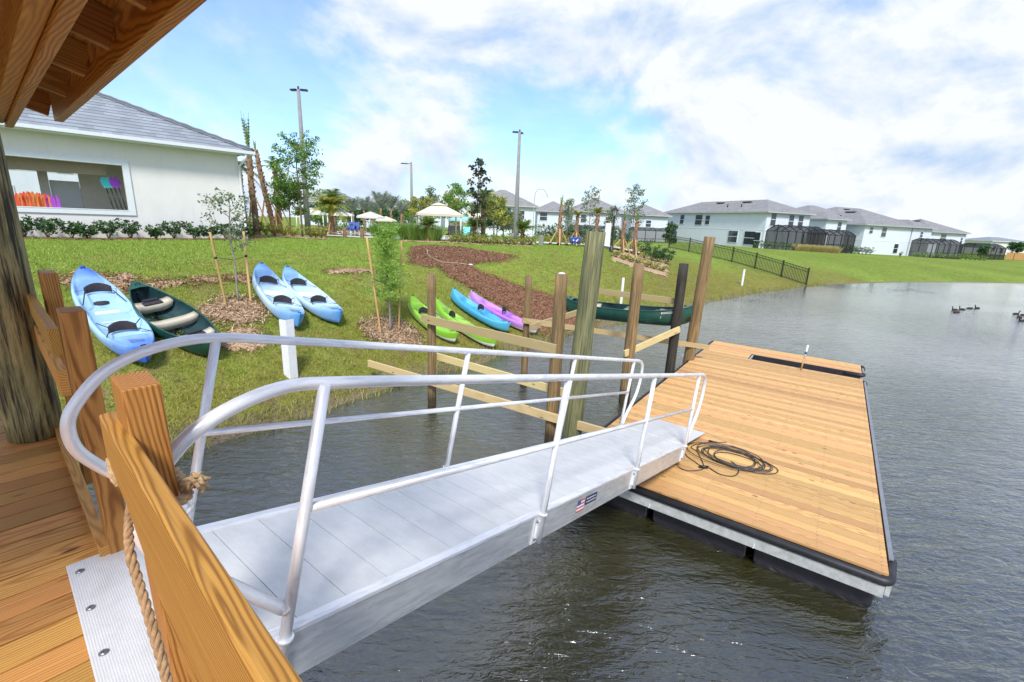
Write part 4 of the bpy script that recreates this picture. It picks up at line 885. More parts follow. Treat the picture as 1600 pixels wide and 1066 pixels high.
def canoe(label):
    L, W, H = 4.4, .92, .38
    r = thing('canoe', (0, 0, 0), label, 'canoe', 'dark green canoes')
    def zt(s): return H*(.92+.42*abs(s)**3)
    def hw(s): return halfw(s, W, 2.0, .75)+.012
    def zk(s): return .16*abs(s)**9
    def po(s):
        w = hw(s); a = zk(s); b = zt(s); return [(0, a), (.5*w, a+.008), (.80*w, a+.055), (.95*w, a+.15*(1-abs(s)**4)+.02), (1.0*w, b*.75+a*.1), (.985*w, b)]
    def pi_(s):
        w = hw(s)-.012; a = zk(s)+.02; b = zt(s)-.004; w = max(w, .004); return [(0, a), (.5*w, a+.008), (.80*w, a+.055), (.95*w, a+.15*(1-abs(s)**4)+.02), (1.0*w, b*.75), (.985*w, b)]
    loft(L, ST, po, None).build('hull', M['canoe'], r); loft(L*.985, ST, pi_, None).build('inner_hull', M['canoein'], r)
    for sg in (-1, 1): m = MB(); m.tube([(s*L/2, sg*hw(s)*.985, zt(s)+.004) for s in ST], .017, 8); m.build('gunwale', M['canoe'], r)
    for s0 in (-1, 1):
        m = MB(); n = 8; vs = []
        for i in range(n+1): s = s0*(.84+.155*i/n); vs += [(s*L/2, -hw(s), zt(s)+.012), (s*L/2, 0, zt(s)+.035), (s*L/2, hw(s), zt(s)+.012)]
        m.add(vs, [(3*i+j, 3*i+j+1, 3*i+4+j, 3*i+3+j) for i in range(n) for j in range(2)], smooth=True); m.build('deck_plate', M['canoe'], r)
        m = MB(); x_ = s0*.9*L/2; z_ = zt(.9)+.045; m.tube([(x_, -.05, z_-.01), (x_+s0*.02, -.04, z_+.02), (x_+s0*.02, .04, z_+.02), (x_, .05, z_-.01)], .009, 6); m.build('carry_handle', M['blackmetal'], r)
    for x_, dpt in ((-1.15, .34), (.05, .26), (1.25, .30)):
        s = x_/(L/2); w = hw(s)-.03; zt_ = zt(s)-.03; m = MB(); n = 10; vs = []
        for i in range(n+1):
            a = -1+2*i/n; yy = a*w; dip = .075*(1-a**4)
            vs += [(x_-dpt/2, yy, zt_-dip*.6), (x_-dpt*.1, yy, zt_-dip), (x_+dpt/2, yy, zt_-dip*.8), (x_+dpt*.42, yy, zt_-dip-.14), (x_-dpt*.35, yy, zt_-dip-.14)]
        m.add(vs, [(5*i+j, 5*i+(j+1) % 5, 5*i+5+(j+1) % 5, 5*i+5+j) for i in range(n) for j in range(5)]+[(4,3,2,1,0), tuple(5*n+j for j in range(5))], smooth=True); st = m.build('seat', M['beige'], r)
        if abs(x_) > .5:
            m = MB(); m.box((x_-.02, 0, zt_-.045), (0, 1, 0), (1, 0, 0), w*1.05, dpt*.6, .03); m.build('seat_cushion', M['cushion'], r, bevel=.012)
            m = MB(); m.box((x_-dpt*.45, 0, zt_-.01), (0, 1, 0), (1, 0, 0), w*.9, .12, .02); m.build('folded_back_rest', M['blackmetal'], r, bevel=.008)
    # small white lettering on both sides near one end
    for sg in (-1, 1):
        m = MB(); x_ = 1.38
        rr = random.Random(4)
        for i in range(9):
            s = x_/(L/2); y_ = sg*(hw(s)*1.0+.006); h_ = .045; w_ = .026
            for (a0, b0, a1, b1) in ((0, 0, .008, 1), (0, .8, 1, 1), (.7, 0, 1, .5)) if rr.random() < .5 else ((0, 0, 1, .2), (.35, 0, .65, 1), (0, .8, 1, 1)):
                q = [(x_+w_*a0, zt(s)*.86+h_*b0), (x_+w_*a1 if a1 > .1 else x_+.008, zt(s)*.86+h_*b0), (x_+w_*a1 if a1 > .1 else x_+.008, zt(s)*.86+h_*b1), (x_+w_*a0, zt(s)*.86+h_*b1)]
                m.add([(x, sg*(hw(x/(L/2))+.005), z-.02) for x, z in q], [(0, 1, 2, 3)])
            x_ += .038
        m.build('lettering', M['flagwhite'], r)
    return r
c1 = canoe('dark green canoe with beige seats lying on the grass beside the blue kayak'); LEN['c1'] = put(c1, T(214, 474), T(338, 566), rad(3), L0=4.4)
c2 = copy_tree(c1); c2['label'] = 'dark green canoe raised on boards between the pilings over the water'
ca = pd(883, 492, 11.9); cb = pd(1079, 512, 10.15)
LEN['c2'] = put(c2, ca, cb, 0, dn=(0, 0, 1), L0=4.4)
assert True

# ------------------------------------------------------------------ white marker posts and stakes
def lpost(bp, top, w_, label):
    h = top-bp.z; m = MB(); a = math.atan2(bp.x, bp.y); rx = Vector((math.cos(a), -math.sin(a), 0)); ry = Vector((rx.y, -rx.x, 0))
    o = w_; m.prism([bp+rx*x+ry*y-UP*.3 for x, y in ((-o, -o*.5), (-o*.1, o*.5), (o, -.1*o), (o*.93, -.25*o), (-.1*o, o*.3), (-o*.9, -o*.65))], UP*(h+.3)); ob = m.build('marker_post', M['white'], loc=bp); return tag(ob, label, 'post', 'white marker posts')
b_ = T(455, 590); lpost(b_, zat(b_.x, b_.y, 443, 500), .13, 'white angled plastic post standing in the grass in front of the pale blue kayaks')
b_ = T(969, 484); o = MB().box((b_.x, b_.y, (b_.z+zat(b_.x, b_.y, 972, 434))/2-.1), UP, (1, .3, 0), zat(b_.x, b_.y, 972, 434)-b_.z+.2, .10, .05).build('marker_post', M['white'], loc=b_); tag(o, 'white flat post standing at the water edge behind the raised canoe', 'post', 'white marker posts')
b_ = T(1159, 446); o = MB().box((b_.x, b_.y, (b_.z+zat(b_.x, b_.y, 1162, 421))/2-.1), UP, (1, .3, 0), zat(b_.x, b_.y, 1162, 421)-b_.z+.2, .13, .06).build('marker_post', M['white'], loc=b_); tag(o, 'small white post on the grass below the black fence', 'post', 'white marker posts')

# ------------------------------------------------------------------ foliage helpers
def leaves(name, C, size, mat, par=None, aspect=.5, droop=0, loc=(0,0,0), flat=False):
    C = np.asarray(C, float); n = len(C); u = RS.normal(size=(n, 3)); u[:, 2] -= droop; u /= np.linalg.norm(u, axis=1)[:, None]; v = RS.normal(size=(n, 3)); v -= u*(u*v).sum(1)[:, None]; v /= np.linalg.norm(v, axis=1)[:, None]
    s = size*RS.uniform(.6, 1.3, n)[:, None]; V = np.stack([C-u*s*.5, C+v*s*aspect*.5, C+u*s*.5, C-v*s*aspect*.5], 1).reshape(-1, 3)
    return np_mesh(name, V, np.arange(4*n).reshape(n, 4), mat, np.repeat(RS.rand(n), 4), parent=par, loc=loc)
def clump_pts(centres, r, per):
    out = []
    for c_ in centres:
        rr = r*random.uniform(.6, 1.25); p = RS.normal(size=(per, 3)); p /= np.linalg.norm(p, axis=1)[:, None]; p *= (RS.rand(per)**.45)[:, None]*rr; p[:, 2] *= .7; out.append(p+np.array(c_))
    return np.concatenate(out)
def branchy(base, top, spread, nb, r0, crown_lo=.45, seed=1, up=.6, bend=.04):
    """trunk and limbs; returns MB and limb end points"""
    rr = random.Random(seed); m = MB(); H = (top-base.z); tr = [base+Vector((bend*H*math.sin(i*1.3+seed)*.3*i/8, bend*H*math.cos(i*1.1+seed)*.3*i/8, -.1 if i == 0 else H*i/8)) for i in range(9)]
    m.tube(tr, [r0*(1-.085*i) for i in range(9)], 9); ends = []
    for b in range(nb):
        f = crown_lo+(1-crown_lo)*(b+.5)/nb; i = min(7, int(f*8)); p = tr[i].lerp(tr[i+1], f*8-i); a = b*2.4+rr.uniform(-.4, .4)
        L = spread*(1-.55*abs((f-crown_lo)/(1-crown_lo)-.35))*rr.uniform(.75, 1.1); d = Vector((math.cos(a), math.sin(a), up*rr.uniform(.5, 1.4))).normalized()
        q1 = p+d*L*.5; q2 = q1+(d+Vector((rr.uniform(-.4, .4), rr.uniform(-.4, .4), rr.uniform(-.1, .5)))).normalized()*L*.5
        m.tube([p, q1, q2], [r0*.35, r0*.22, r0*.08], 6); ends += [q1.lerp(q2, .3), q2, q1]
        for s_ in range(2):
            q3 = q1+(d+Vector((rr.uniform(-.9, .9), rr.uniform(-.9, .9), rr.uniform(-.2, .7)))).normalized()*L*.42; m.tube([q1, q3], [r0*.18, r0*.06], 5); ends.append(q3)
    ends.append(tr[-1]); return m, ends
def tree(base, top, spread, label, mat, bark='bark', nb=9, r0=.05, leaf=.16, per=60, cr=.4, lo=.45, seed=1, up=.6, group=None, name='tree', cat='tree', aspect=.5, droop=0, skip=0):
    t = thing(name, base, label, cat, group); m, ends = branchy(base, top, spread, nb, r0, lo, seed, up); m.build('trunk', M[bark], t)
    rr = random.Random(seed+5); ends = [e for e in ends if rr.random() > skip]
    leaves('crown', clump_pts(ends, cr, per), leaf, M[mat], t, aspect, droop); return t
def stake(bp, tp, r_, label, group='tree stakes'):
    m = MB(); n = 8; m.tube([bp-UP*.2]+[bp.lerp(tp, i/n) for i in range(n+1)], [r_*(1+.05*math.sin(i*2.1)) for i in range(n+2)], 10); o = m.build('tree_stake', M['stakewood'], loc=bp); return tag(o, label, 'stake', group)
# bare young tree with two stakes
tb = T(373, 474); th_ = zat(tb.x, tb.y, 366, 312)
t1 = thing('young_tree', tb, 'nearly bare grey young tree between two stakes, in front of the clubhouse', 'young tree')
m, ends = branchy(tb, th_, .75, 11, .026, .48, 4, .7); m.build('trunk', M['barkgrey'], t1); leaves('crown', clump_pts(ends, .17, 13), .075, M['leafgrey'], t1)
s1b, s2b = T(353, 476), T(392, 473)
s1t = Vector((s1b.x-.17, s1b.y, zat(s1b.x-.17, s1b.y, 333, 363))); s2t = Vector((s2b.x-.0, s2b.y, zat(s2b.x, s2b.y, 391, 362)))
stake(s1b, s1t, .026, 'leaning stake left of the bare young tree'); stake(s2b, s2t, .026, 'upright stake right of the bare young tree, at the pale blue kayak')
zt_ = s1b.z+(s1t.z-s1b.z)*.62
m = MB(); m.tube([s1b.lerp(s1t, .66)+UP*.0, tb+UP*(zt_-tb.z), s2b.lerp(s2t, .66)], .007, 6); m.tube([s1b.lerp(s1t, .64), s1b.lerp(s1t, .67)], .032, 10); m.tube([s2b.lerp(s2t, .65), s2b.lerp(s2t, .68)], .032, 10)
tag(m.build('tree_tie', M['black'], loc=tb+UP*1), 'black tie strap between the two stakes of the bare young tree', 'tie')
# feathery cypress
tb = T(609, 519); th_ = zat(tb.x, tb.y, 606, 360)
t2 = thing('young_tree', tb, 'feathery bright green young tree by the lime kayaks', 'young tree'); m = MB(); m.tube([tb-UP*.1+UP*((th_-tb.z+.1)*i/8)+Vector((.02*math.sin(i), 0, 0)) for i in range(9)], [.035-.0037*i for i in range(9)], 8)
pts = []
for i in range(150):
    f = random.uniform(.30, 1.0); a = random.uniform(0, 2*PI); L = .62*(1-.62*f)*random.uniform(.5, 1.15)*1.25; p = tb+UP*((th_-tb.z)*f); d = Vector((math.cos(a), math.sin(a), .45)); e = p+d*L
    m.tube([p, e], [.006, .002], 4)
    for j in range(34): q = p.lerp(e, random.uniform(.15, 1.05)); pts.append(q+Vector((random.gauss(0, .045), random.gauss(0, .045), random.gauss(-.02, .045))))
m.build('trunk', M['barkgrey'], t2); leaves('crown', pts, .085, M['cypress'], t2, .26, .3)
sb = T(595, 522); st_ = Vector((sb.x-.30, sb.y+.1, zat(sb.x-.30, sb.y+.1, 578, 371))); stake(sb, st_, .026, 'tall leaning stake left of the feathery young tree')
sb2 = T(623, 514); stake(sb2, Vector((sb2.x+.10, sb2.y+.1, zat(sb2.x+.1, sb2.y+.1, 606, 375))), .024, 'stake half hidden in the feathery young tree')
m = MB(); m.tube([sb.lerp(st_, .58), tb+UP*1.25, tb+UP*1.25+Vector((.3, 0, .02))], .007, 6); tag(m.build('tree_tie', M['black'], loc=tb+UP*1.2), 'black tie strap round the feathery young tree', 'tie')
# hose lying on the mulch
hp = [T(u_, v_, .05) for u_, v_ in [(660,386),(667,390),(669,398),(680,405),(692,410),(712,411),(728,413),(733,414)]]
hs = thing('hose', hp[0], 'pale curved hose end lying on the mulch strip', 'hose'); MB().tube(spline([p+UP*.05 for p in hp]), .02, 8).build('pipe', M['hose'], hs); m = MB(); m.tube([hp[-1]+UP*.06, hp[-1]+UP*.06+Vector((.14, -.03, 0))], .035, 10); m.build('nozzle', M['white'], hs)
# ================================================================== BACKGROUND
def pxh(base, v): return zat(base.x, base.y, 800+FPX*base.x/base.y, v)
# ------------------------------------------------------------------ clubhouse
WL = pd(34, 370, 17.6); WR = pd(384, 372, 22.9); GZc = 2.36
WL = Vector((WL.x, WL.y, GZc)); WR = Vector((WR.x, WR.y, GZc)); cu = (WR-WL).normalized(); cn = Vector((cu.y, -cu.x, 0))   # cn towards the viewer
def cp(a, z, o=0): return WR-cu*a+UP*(z)+cn*o                                  # a metres left of the right corner
def on_wall(u, v, o=0):                     # (a, z) of a photo pixel on the front wall plane
    d = ray(u, v); p0 = WR+cn*o; k = (p0-Vector((0,0,E))).dot(cn)/d.dot(cn); p = Vector((0,0,E))+d*k; return (WR-p).dot(cu), p.z-GZc
club = thing('clubhouse', cp(5, 0, 0), 'cream stucco clubhouse with a grey tiled hip roof and a wide serving window', 'clubhouse')
EH = on_wall(384, 243)[1]; CW = 18.0; TH = .28
wa1, wz1 = on_wall(194, 258); wa0, wz0 = on_wall(203, 329); wz1 = on_wall(192, 259)[1]; wz0 = on_wall(203, 330)[1]; WA = on_wall(197, 300)[0]; WE = on_wall(-40, 300)[0]
m = MB()
def wallbox(m, a0, a1, z0, z1, o0, o1, mi=0): m.box(cp((a0+a1)/2, (z0+z1)/2, (o0+o1)/2), cu, cn, abs(a1-a0), abs(o1-o0), z1-z0, mi=mi)
wallbox(m, 0, WA, -.3, EH, -TH, 0); wallbox(m, WE, CW, -.3, EH, -TH, 0); wallbox(m, WA, WE, -.3, wz0, -TH, 0); wallbox(m, WA, WE, wz1, EH, -TH, 0)
wallbox(m, 0, TH, -.3, .5, -2.6, -TH); wallbox(m, 0, TH, 3.6, EH, -2.6, -TH)  # unseen end wall, with an opening added to light the room inside
m.build('wall', M['stucco'], club)
m = MB(); tw_ = .22
wallbox(m, WA-tw_, WE+tw_, wz0-tw_*.8, wz0, -.02, .05); wallbox(m, WA-tw_, WE+tw_, wz1, wz1+tw_, -.02, .05); wallbox(m, WA-tw_, WA, wz0, wz1, -.02, .05); wallbox(m, WE, WE+tw_, wz0, wz1, -.02, .05); wallbox(m, WA-.0, WE, wz0, wz0+.03, -.45, .06)
m.build('window_surround', M['trim'], club)
m = MB(); wallbox(m, TH, CW, wz1+.42, wz1+.5, -2.6, -TH); wallbox(m, WA+.5, WE, wz1-.42, wz1+.12, -.9, -.75); wallbox(m, WA+1.6, CW, wz1-.35, wz1+.5, -2.6, -2.4); m.build('ceiling', M['taupe'], club)
m = MB(); wallbox(m, WA-.2, WA+1.35, -.3, wz1+.5, -2.6, -2.5); wallbox(m, WA+2.3, WA+2.6, -.3, wz1+.1, -2.6, -2.3); wallbox(m, WA+7.2, WA+7.5, -.3, wz1+.1, -2.6, -2.3); wallbox(m, TH, CW, -.35, -.28, -9, -TH); m.build('inner_wall', M['inner'], club)
m = MB(); wallbox(m, WA+1.36, WA+2.29, -.2, 2.3, -2.56, -2.5); m.build('door', M['trim'], club)
# roof: hip with its right end towards the lake
OV = .55; EZ = EH+.02; sl = math.tan(rad(24)); run = 5.2
def roofq(m, P_, ax, up, mi=0):
    P_ = [Vector(p) for p in P_]; o = P_[0]; ax = Vector(ax).normalized(); n_ = (P_[1]-P_[0]).cross(P_[2]-P_[0]).normalized(); ay = n_.cross(ax)
    if ay.z < 0: ay = -ay
    return m.add(P_, [tuple(range(len(P_)))], gc=[((p-o).dot(ax), (p-o).dot(ay), 0) for p in P_], mi=mi)
e0 = cp(-OV, EZ+.1, OV); e1 = cp(CW, EZ+.1, OV); rdg0 = cp(-OV+run+OV, EZ+.1+sl*(run+OV), -run); rdg1 = cp(CW, EZ+.1+sl*(run+OV), -run); e2 = cp(-OV, EZ+.1, -2*run-OV)
m = MB(); roofq(m, [e1, e0, rdg0, rdg1], cu, UP); roofq(m, [e0, e2, rdg0], cn, UP); e3 = cp(CW, EZ+.1, -2*run-OV); roofq(m, [e2, e3, rdg1, rdg0], cu, UP); m.build('roof', M['tile'], club)
m = MB(); m.tube([e0.lerp(rdg0, i/24)+UP*(.05+.03*(i % 2)) for i in range(25)], .10, 8); m.tube([rdg0.lerp(rdg1, i/20)+UP*(.05+.03*(i % 2)) for i in range(21)], .10, 8); m.build('ridge_tiles', M['tile'], club)
m = MB(); m.box(cp(CW/2-OV/2, EZ-.04, OV/2), cu, cn, CW+OV, OV+.0, .04); m.build('soffit', M['trim'], club)
m = MB(); m.box(cp(CW/2-OV/2, EZ+.03, OV+.02), cu, cn, CW+OV, .04, .20); m.box(cp(CW/2-OV/2, EZ+.05, OV+.10), cu, cn, CW+OV+.1, .12, .13); m.build('gutter', M['trim'], club)
m = MB(); m.tube([cp(-.20, EZ+.0, OV+.08), cp(-.20, EZ-.22, OV+.05), cp(-.02, EZ-.55, .10), cp(-.02, .1, .10), cp(-.02, .0, .3)], .055, 8); m.build('downspout', M['trim'], club)
# paddles leaning on the sill, vests hanging along it
for i, (uu, mt) in enumerate(((166, 'paddleteal'), (173, 'paddleteal'), (179.5, 'paddlepurple'), (186, 'paddlepurple'))):
    a, z = on_wall(uu, 293, -.38); base = cp(a-.12, wz0+.03, -.30); top = cp(a, z, -.55); t = thing('paddle', base, ('teal bladed paddle, outermost on the left, in the clubhouse window', 'teal bladed paddle beside the purple ones in the clubhouse window', 'purple bladed paddle next to the teal ones in the clubhouse window', 'purple bladed paddle nearest the right jamb of the clubhouse window')[i], 'paddle', 'paddles in the clubhouse window')
    d = (top-base).normalized(); MB().tube([base, top], .022, 8).build('shaft', M['blackmetal'], t)
    m = MB(); P_ = []
    for j in range(14): aa = 2*PI*j/14; P_.append(top+d*(.20+.24*math.sin(aa))+cu*.115*math.cos(aa)+cn*.015)
    m.prism(P_, cn*-.03); m.build('blade', M[mt], t)
vx = 0
for i in range(11):
    uu = 27+i*6.0+random.uniform(-1, 1); mt = ['vest_o', 'vest_r', 'vest_o', 'vest_r', 'vest_o', 'vest_o', 'vest_o', 'vest_r', 'vest_o', 'vest_p', 'vest_p'][i]; a, z = on_wall(uu, 322, -.5); b0 = cp(a, wz0+.02, -.5)
    m = MB(); hh = .52+random.uniform(-.06, .06)
    for sg in (-1, 1):
        m.prism([b0+cu*sg*.02, b0+cu*sg*.15, b0+cu*sg*.16+UP*hh*.6, b0+cu*sg*.09+UP*hh, b0+cu*sg*.045+UP*hh, b0+cu*sg*.04+UP*hh*.6], cn*(.1))
    o = m.build('life_vest', M[mt], loc=b0, bevel=.02); tag(o, ('purple' if mt == 'vest_p' else 'red' if mt == 'vest_r' else 'orange')+' life vest hanging in the row along the clubhouse window', 'life vest', 'life vests in the clubhouse window: '+('purple' if mt == 'vest_p' else 'red' if mt == 'vest_r' else 'orange'))
# ------------------------------------------------------------------ generic house
def window(m_f, m_g, c, ux, nrm, w_, h_):
    m_f.box(c+nrm*.04, ux, nrm, w_+.16, .08, h_+.16); m_g.box(c+nrm*.06, ux, nrm, w_, .08, h_); m_f.box(c+nrm*.105, ux, nrm, w_, .02, .07)
def house(name, corner, ux, uy, W, D, H, label, rise=.42, wins=(), ov=.5, mat='housewhite', ridge='y', rc='shingle', band=True, vents=True, group='two-storey houses beyond the lawn', cat='house'):
    """corner = near corner at ground; ux, uy = horizontal directions of the two walls"""
    t = thing(name, corner+ux*W/2+uy*D/2, label, cat, group); c = corner; cz = UP
    m = MB(); m.box(c+ux*W/2+uy*D/2+cz*(H/2-.5), ux, uy, W, D, H+1); m.build('wall', M[mat], t)
    if band: m = MB(); m.box(c+ux*W/2+uy*D/2+cz*(H*.5), ux, uy, W+.05, D+.05, .12); m.build('storey_band', M['trim'], t)
    a0 = c-ux*ov-uy*ov+cz*H; a1 = a0+ux*(W+2*ov); a2 = a1+uy*(D+2*ov); a3 = a0+uy*(D+2*ov); hw_ = (min(W, D)+2*ov)/2; R_ = hw_*rise
    if D >= W: r0 = a0+ux*hw_*(W+2*ov)/(2*hw_)+uy*hw_+cz*R_; r1 = a3+ux*(W+2*ov)/2-uy*hw_+cz*R_; m = MB(); roofq(m, [a0, a1, r0], ux, UP); roofq(m, [a1, a2, r1, r0], uy, UP); roofq(m, [a2, a3, r1], ux, UP); roofq(m, [a3, a0, r0, r1], uy, UP)
    else: r0 = a0+uy*(D+2*ov)/2+ux*hw_+cz*R_; r1 = a1+uy*(D+2*ov)/2-ux*hw_+cz*R_; m = MB(); roofq(m, [a0, a1, r1, r0], ux, UP); roofq(m, [a1, a2, r1], uy, UP); roofq(m, [a2, a3, r0, r1], ux, UP); roofq(m, [a3, a0, r0], uy, UP)
    m.add([a0-cz*.02, a1-cz*.02, a2-cz*.02, a3-cz*.02], [(0, 1, 2, 3)]); rf = m.build('roof', M[rc], t)
    m = MB(); 
    for p, q in ((a0, a1), (a1, a2), (a2, a3), (a3, a0)): m.bar(p-cz*.1, q-cz*.1, .12, .18, UP)
    m.build('gutter', M['galv'] if rc == 'shingle' else M['trim'], t)
    if vents:
        m = MB(); q = r0.lerp(a0.lerp(a3, .5) if D >= W else a0.lerp(a1, .5), .35)
        dd_ = (uy if D >= W else ux); sd_ = (-ux if D >= W else -uy)
        for f_ in (.2, .6): p = r0.lerp(r1, f_)+sd_*hw_*.22-cz*hw_*.22*rise+cz*.1; MB().box(p, dd_, sd_, 1.6, .5, .15).build('roof_vent', M['blackmetal'], rf)
        for f_ in (.15, .35): p = r0.lerp(r1, f_)+sd_*hw_*.6-cz*hw_*.6*rise+cz*.2; MB().cyl(p-cz*.2, p+cz*.25, .09).build('vent_pipe', M['blackmetal'], rf)
    for (side, a_, z_, w_, h_) in wins:
        mf, mg = MB(), MB()
        if side == 'x': window(mf, mg, c+ux*a_+cz*z_, ux, -uy, w_, h_)
        else: window(mf, mg, c+uy*a_+cz*z_, uy, -ux, w_, h_)
        f_ = mf.build('window', M['trim'], t); ORG[f_.name] = ORG[t.name]; mg.build('pane', M['glass'], f_)
    return t
def cage(corner, ux, uy, W, D, H, label, arch=.9):
    """screened pool enclosure: dark frame members with mesh panels and a vaulted top"""
    t = thing('screen_enclosure', corner+ux*W/2+uy*D/2, label, 'screen enclosure', 'dark screen enclosures behind the houses'); c = corner; n = max(3, int(W/1.5)); nd = max(2, int(D/1.5)); fr = MB(); sc = MB()
    def zt(a): return H+arch*math.sin(PI*min(1, max(0, a/D)))
    for i in range(n+1):
        p = c+ux*W*i/n; fr.bar(p-UP*.3, p+UP*zt(0), .09, .09, uy); P_ = [p+uy*D*j/8+UP*zt(D*j/8) for j in range(9)]
        for a, b in zip(P_, P_[1:]): fr.bar(a, b, .08, .10, UP)
    for z_ in (.05, 1.0, H): fr.bar(c+UP*z_, c+ux*W+UP*z_, .07, .07, UP)
    for j in range(nd+1):
        for q in (c, c+ux*W): p = q+uy*D*j/nd; fr.bar(p-UP*.3, p+UP*zt(D*j/nd), .09, .09, ux)
    for z_ in (.05, 1.0, H):
        for q in (c, c+ux*W): fr.bar(q+UP*z_, q+uy*D+UP*z_, .07, .07, UP)
    fr.build('frame', M['blackmetal'], t)
    g = -UP*.2
    sc.quad(c+g, c+ux*W+g, c+ux*W+UP*H, c+UP*H)
    for q in (c, c+ux*W): sc.add([q+g, q+uy*D+g]+[q+uy*D*j/8+UP*zt(D*j/8) for j in range(8, -1, -1)], [tuple(range(11))])
    for j in range(8): a, b = D*j/8, D*(j+1)/8; sc.quad(c+uy*a+UP*zt(a), c+ux*W+uy*a+UP*zt(a), c+ux*W+uy*b+UP*zt(b), c+uy*b+UP*zt(b))
    sc.build('screen', M['screen'], t); return t
def hdir(deg): return Vector((math.cos(rad(deg)), math.sin(rad(deg)), 0))
def gpt(u, y, z): p = pd(u, 370, y); return Vector((p.x, p.y, z))
ux, uy = hdir(20), hdir(110)
h1c = gpt(1193, 72, 1.45)
house('house', h1c, ux, uy, 9.0, 24, 5.55, 'largest white two-storey house beyond the black fence, brown grey hip roof', wins=[('y', 19, 4.25, 1.0, 1.6), ('y', 14.5, 4.2, 1.7, 1.7), ('y', 12.3, 4.2, 1.0, 1.5), ('y', 6.0, 1.6, 1.9, 1.8), ('y', 2.6, 1.5, 2.0, 2.0), ('y', 1.1, 1.15, 1.1, 2.5), ('x', 1.3, 4.4, 1.0, 1.8), ('x', 5.0, 4.3, 1.0, 1.8), ('x', 7.0, 4.3, 1.0, 1.8)])
cage(h1c-uy*3.9+ux*.4, ux, uy, 7.6, 3.9, 2.7, 'dark screen enclosure against the largest white house', .9)
cage(h1c-uy*3.4+ux*9.2, ux, uy, 6.0, 4.2, 2.5, 'dark screen enclosure right of the tan grass row', .8)
h2c = gpt(1287, 82, 1.2); house('house', h2c, ux, uy, 5.0, 12, 5.5, 'white house seen between the largest one and the wide one', wins=[('x', 3.2, 4.2, .9, 1.6)], vents=False)
h2b = gpt(1262, 95, 1.3); house('house', h2b, ux, uy, 14, 12, 6.0, 'white house half hidden behind the middle of the row', vents=False)
h3c = gpt(1422, 87, .55)-ux*16.5; h3c.z = .55
house('house', h3c+ux*4, ux, uy, 12.5, 13, 5.5, 'wide white house right of the second enclosure, small upper windows', wins=[('x', 1.6, 4.5, .8, 1.0), ('x', 5.0, 4.3, 1.2, 1.6), ('x', 9.2, 1.5, 1.1, 1.6)])
h3s = gpt(1424, 87, .55); house('house', h3s, ux, uy, 5.5, 9, 5.5, 'short white wing house with one small window beside the wide house', wins=[('x', 2.6, 4.2, .7, 1.0)], vents=False)
house('house', gpt(1368, 104, .5)-ux*12, ux, uy, 20, 12, 7.0, 'white house behind the wide one with only its roof showing', wins=[])
cage(h3s-uy*3.5+ux*.4, ux, uy, 8.6, 4.0, 2.6, 'dark screen enclosure in front of the short white wing', .9)
h4c = gpt(1482, 100, .2); house('house', h4c-ux*6, ux, uy, 12, 12, 5.4, 'last white house of the row at its right end', wins=[('x', 4.2, 4.2, 1.8, 1.5), ('x', 10.6, 3.8, .6, 1.2)])
cage(h4c-uy*4+ux*4.6, ux, uy, 8.5, 4.5, 2.5, 'furthest dark screen enclosure, beside the last white house', .9)
# far pale building and cedar fence at the right edge
fb = gpt(1552, 150, .2); house('building', fb, hdir(8), hdir(98), 14, 10, 4.3, 'far pale low building with small dark openings at the right edge', rise=.22, wins=[('x', 1.5, 2.0, .9, 1.6), ('x', 4.5, 1.3, 1.2, 1.4), ('x', 8.6, 1.2, 1.0, 2.0), ('x', 11.5, 3.2, 1.3, 1.0)], mat='stucco', rc='tile', band=False, vents=False, group=None, cat='building')
fc = gpt(1582, 105, .3); m = MB()
for i in range(40): m.box(fc+hdir(0)*(.21*i)+UP*.75, UP, hdir(0), 1.6, .19, .04)
tag(m.build('wooden_fence', M['cedar'], loc=fc), 'orange wooden fence at the right edge beyond the lawn', 'fence')
# houses behind the pool
bk = 'white houses behind the pool'
for i, (u0, y, W, D, H, lab, ws) in enumerate([
    (470, 105, 12, 10, 5.6, 'distant white house behind the palm bed, left of the silver palms', [('x', 3.0, 4.1, 1.2, 1.5), ('x', 8.6, 4.1, 1.0, 1.4), ('x', 5.6, 1.6, 2.2, 2.2)]),
    (560, 100, 9, 10, 5.2, 'distant white house between the silver palms', [('x', 2.4, 4.1, 1.2, 1.5), ('x', 6.6, 1.6, 2.0, 2.0)]),
    (628, 96, 8, 10, 5.2, 'distant white house behind the large square umbrella', [('x', 2.4, 4.1, 1.2, 1.5)]),
    (735, 80, 11, 10, 5.6, 'white house with a grey roof left of the middle lamp pole', [('x', 4.4, 4.1, 1.2, 1.5), ('x', 8.6, 4.1, 1.0, 1.4)]),
    (838, 92, 7, 10, 5.3, 'white house with a single framed window right of the middle lamp pole', [('x', 1.2, 4.2, 1.4, 1.4)]),
    (893, 88, 10, 10, 5.4, 'white house behind the black lantern post', [('x', 2.0, 4.1, 1.0, 1.3), ('x', 6.6, 3.9, .8, 1.2)]),
    (985, 84, 6.5, 9, 5.1, 'small white house with a peaked roof and one small window', [('x', 3.0, 3.6, .9, 1.1)])]):
    house('house', gpt(u0, y, 1.0), hdir(4), hdir(94), W, D, H, lab, wins=ws, vents=False, group=bk, rise=.5)
cage(gpt(893, 84, 1.0), hdir(4), hdir(94), 8, 3.5, 2.4, 'low dark screen enclosure left of the black lantern post', .5)
cage(gpt(992, 78, 1.1), hdir(4), hdir(94), 7, 3.5, 2.3, 'low dark screen enclosure behind the dark shrubs by the fence', .5)
house('building', gpt(535, 150, 1.5), hdir(3), hdir(93), 34, 16, 4.2, 'distant low grey-roofed building behind the silvery palms', wins=[], vents=False, group=None, cat='building', rise=.3)
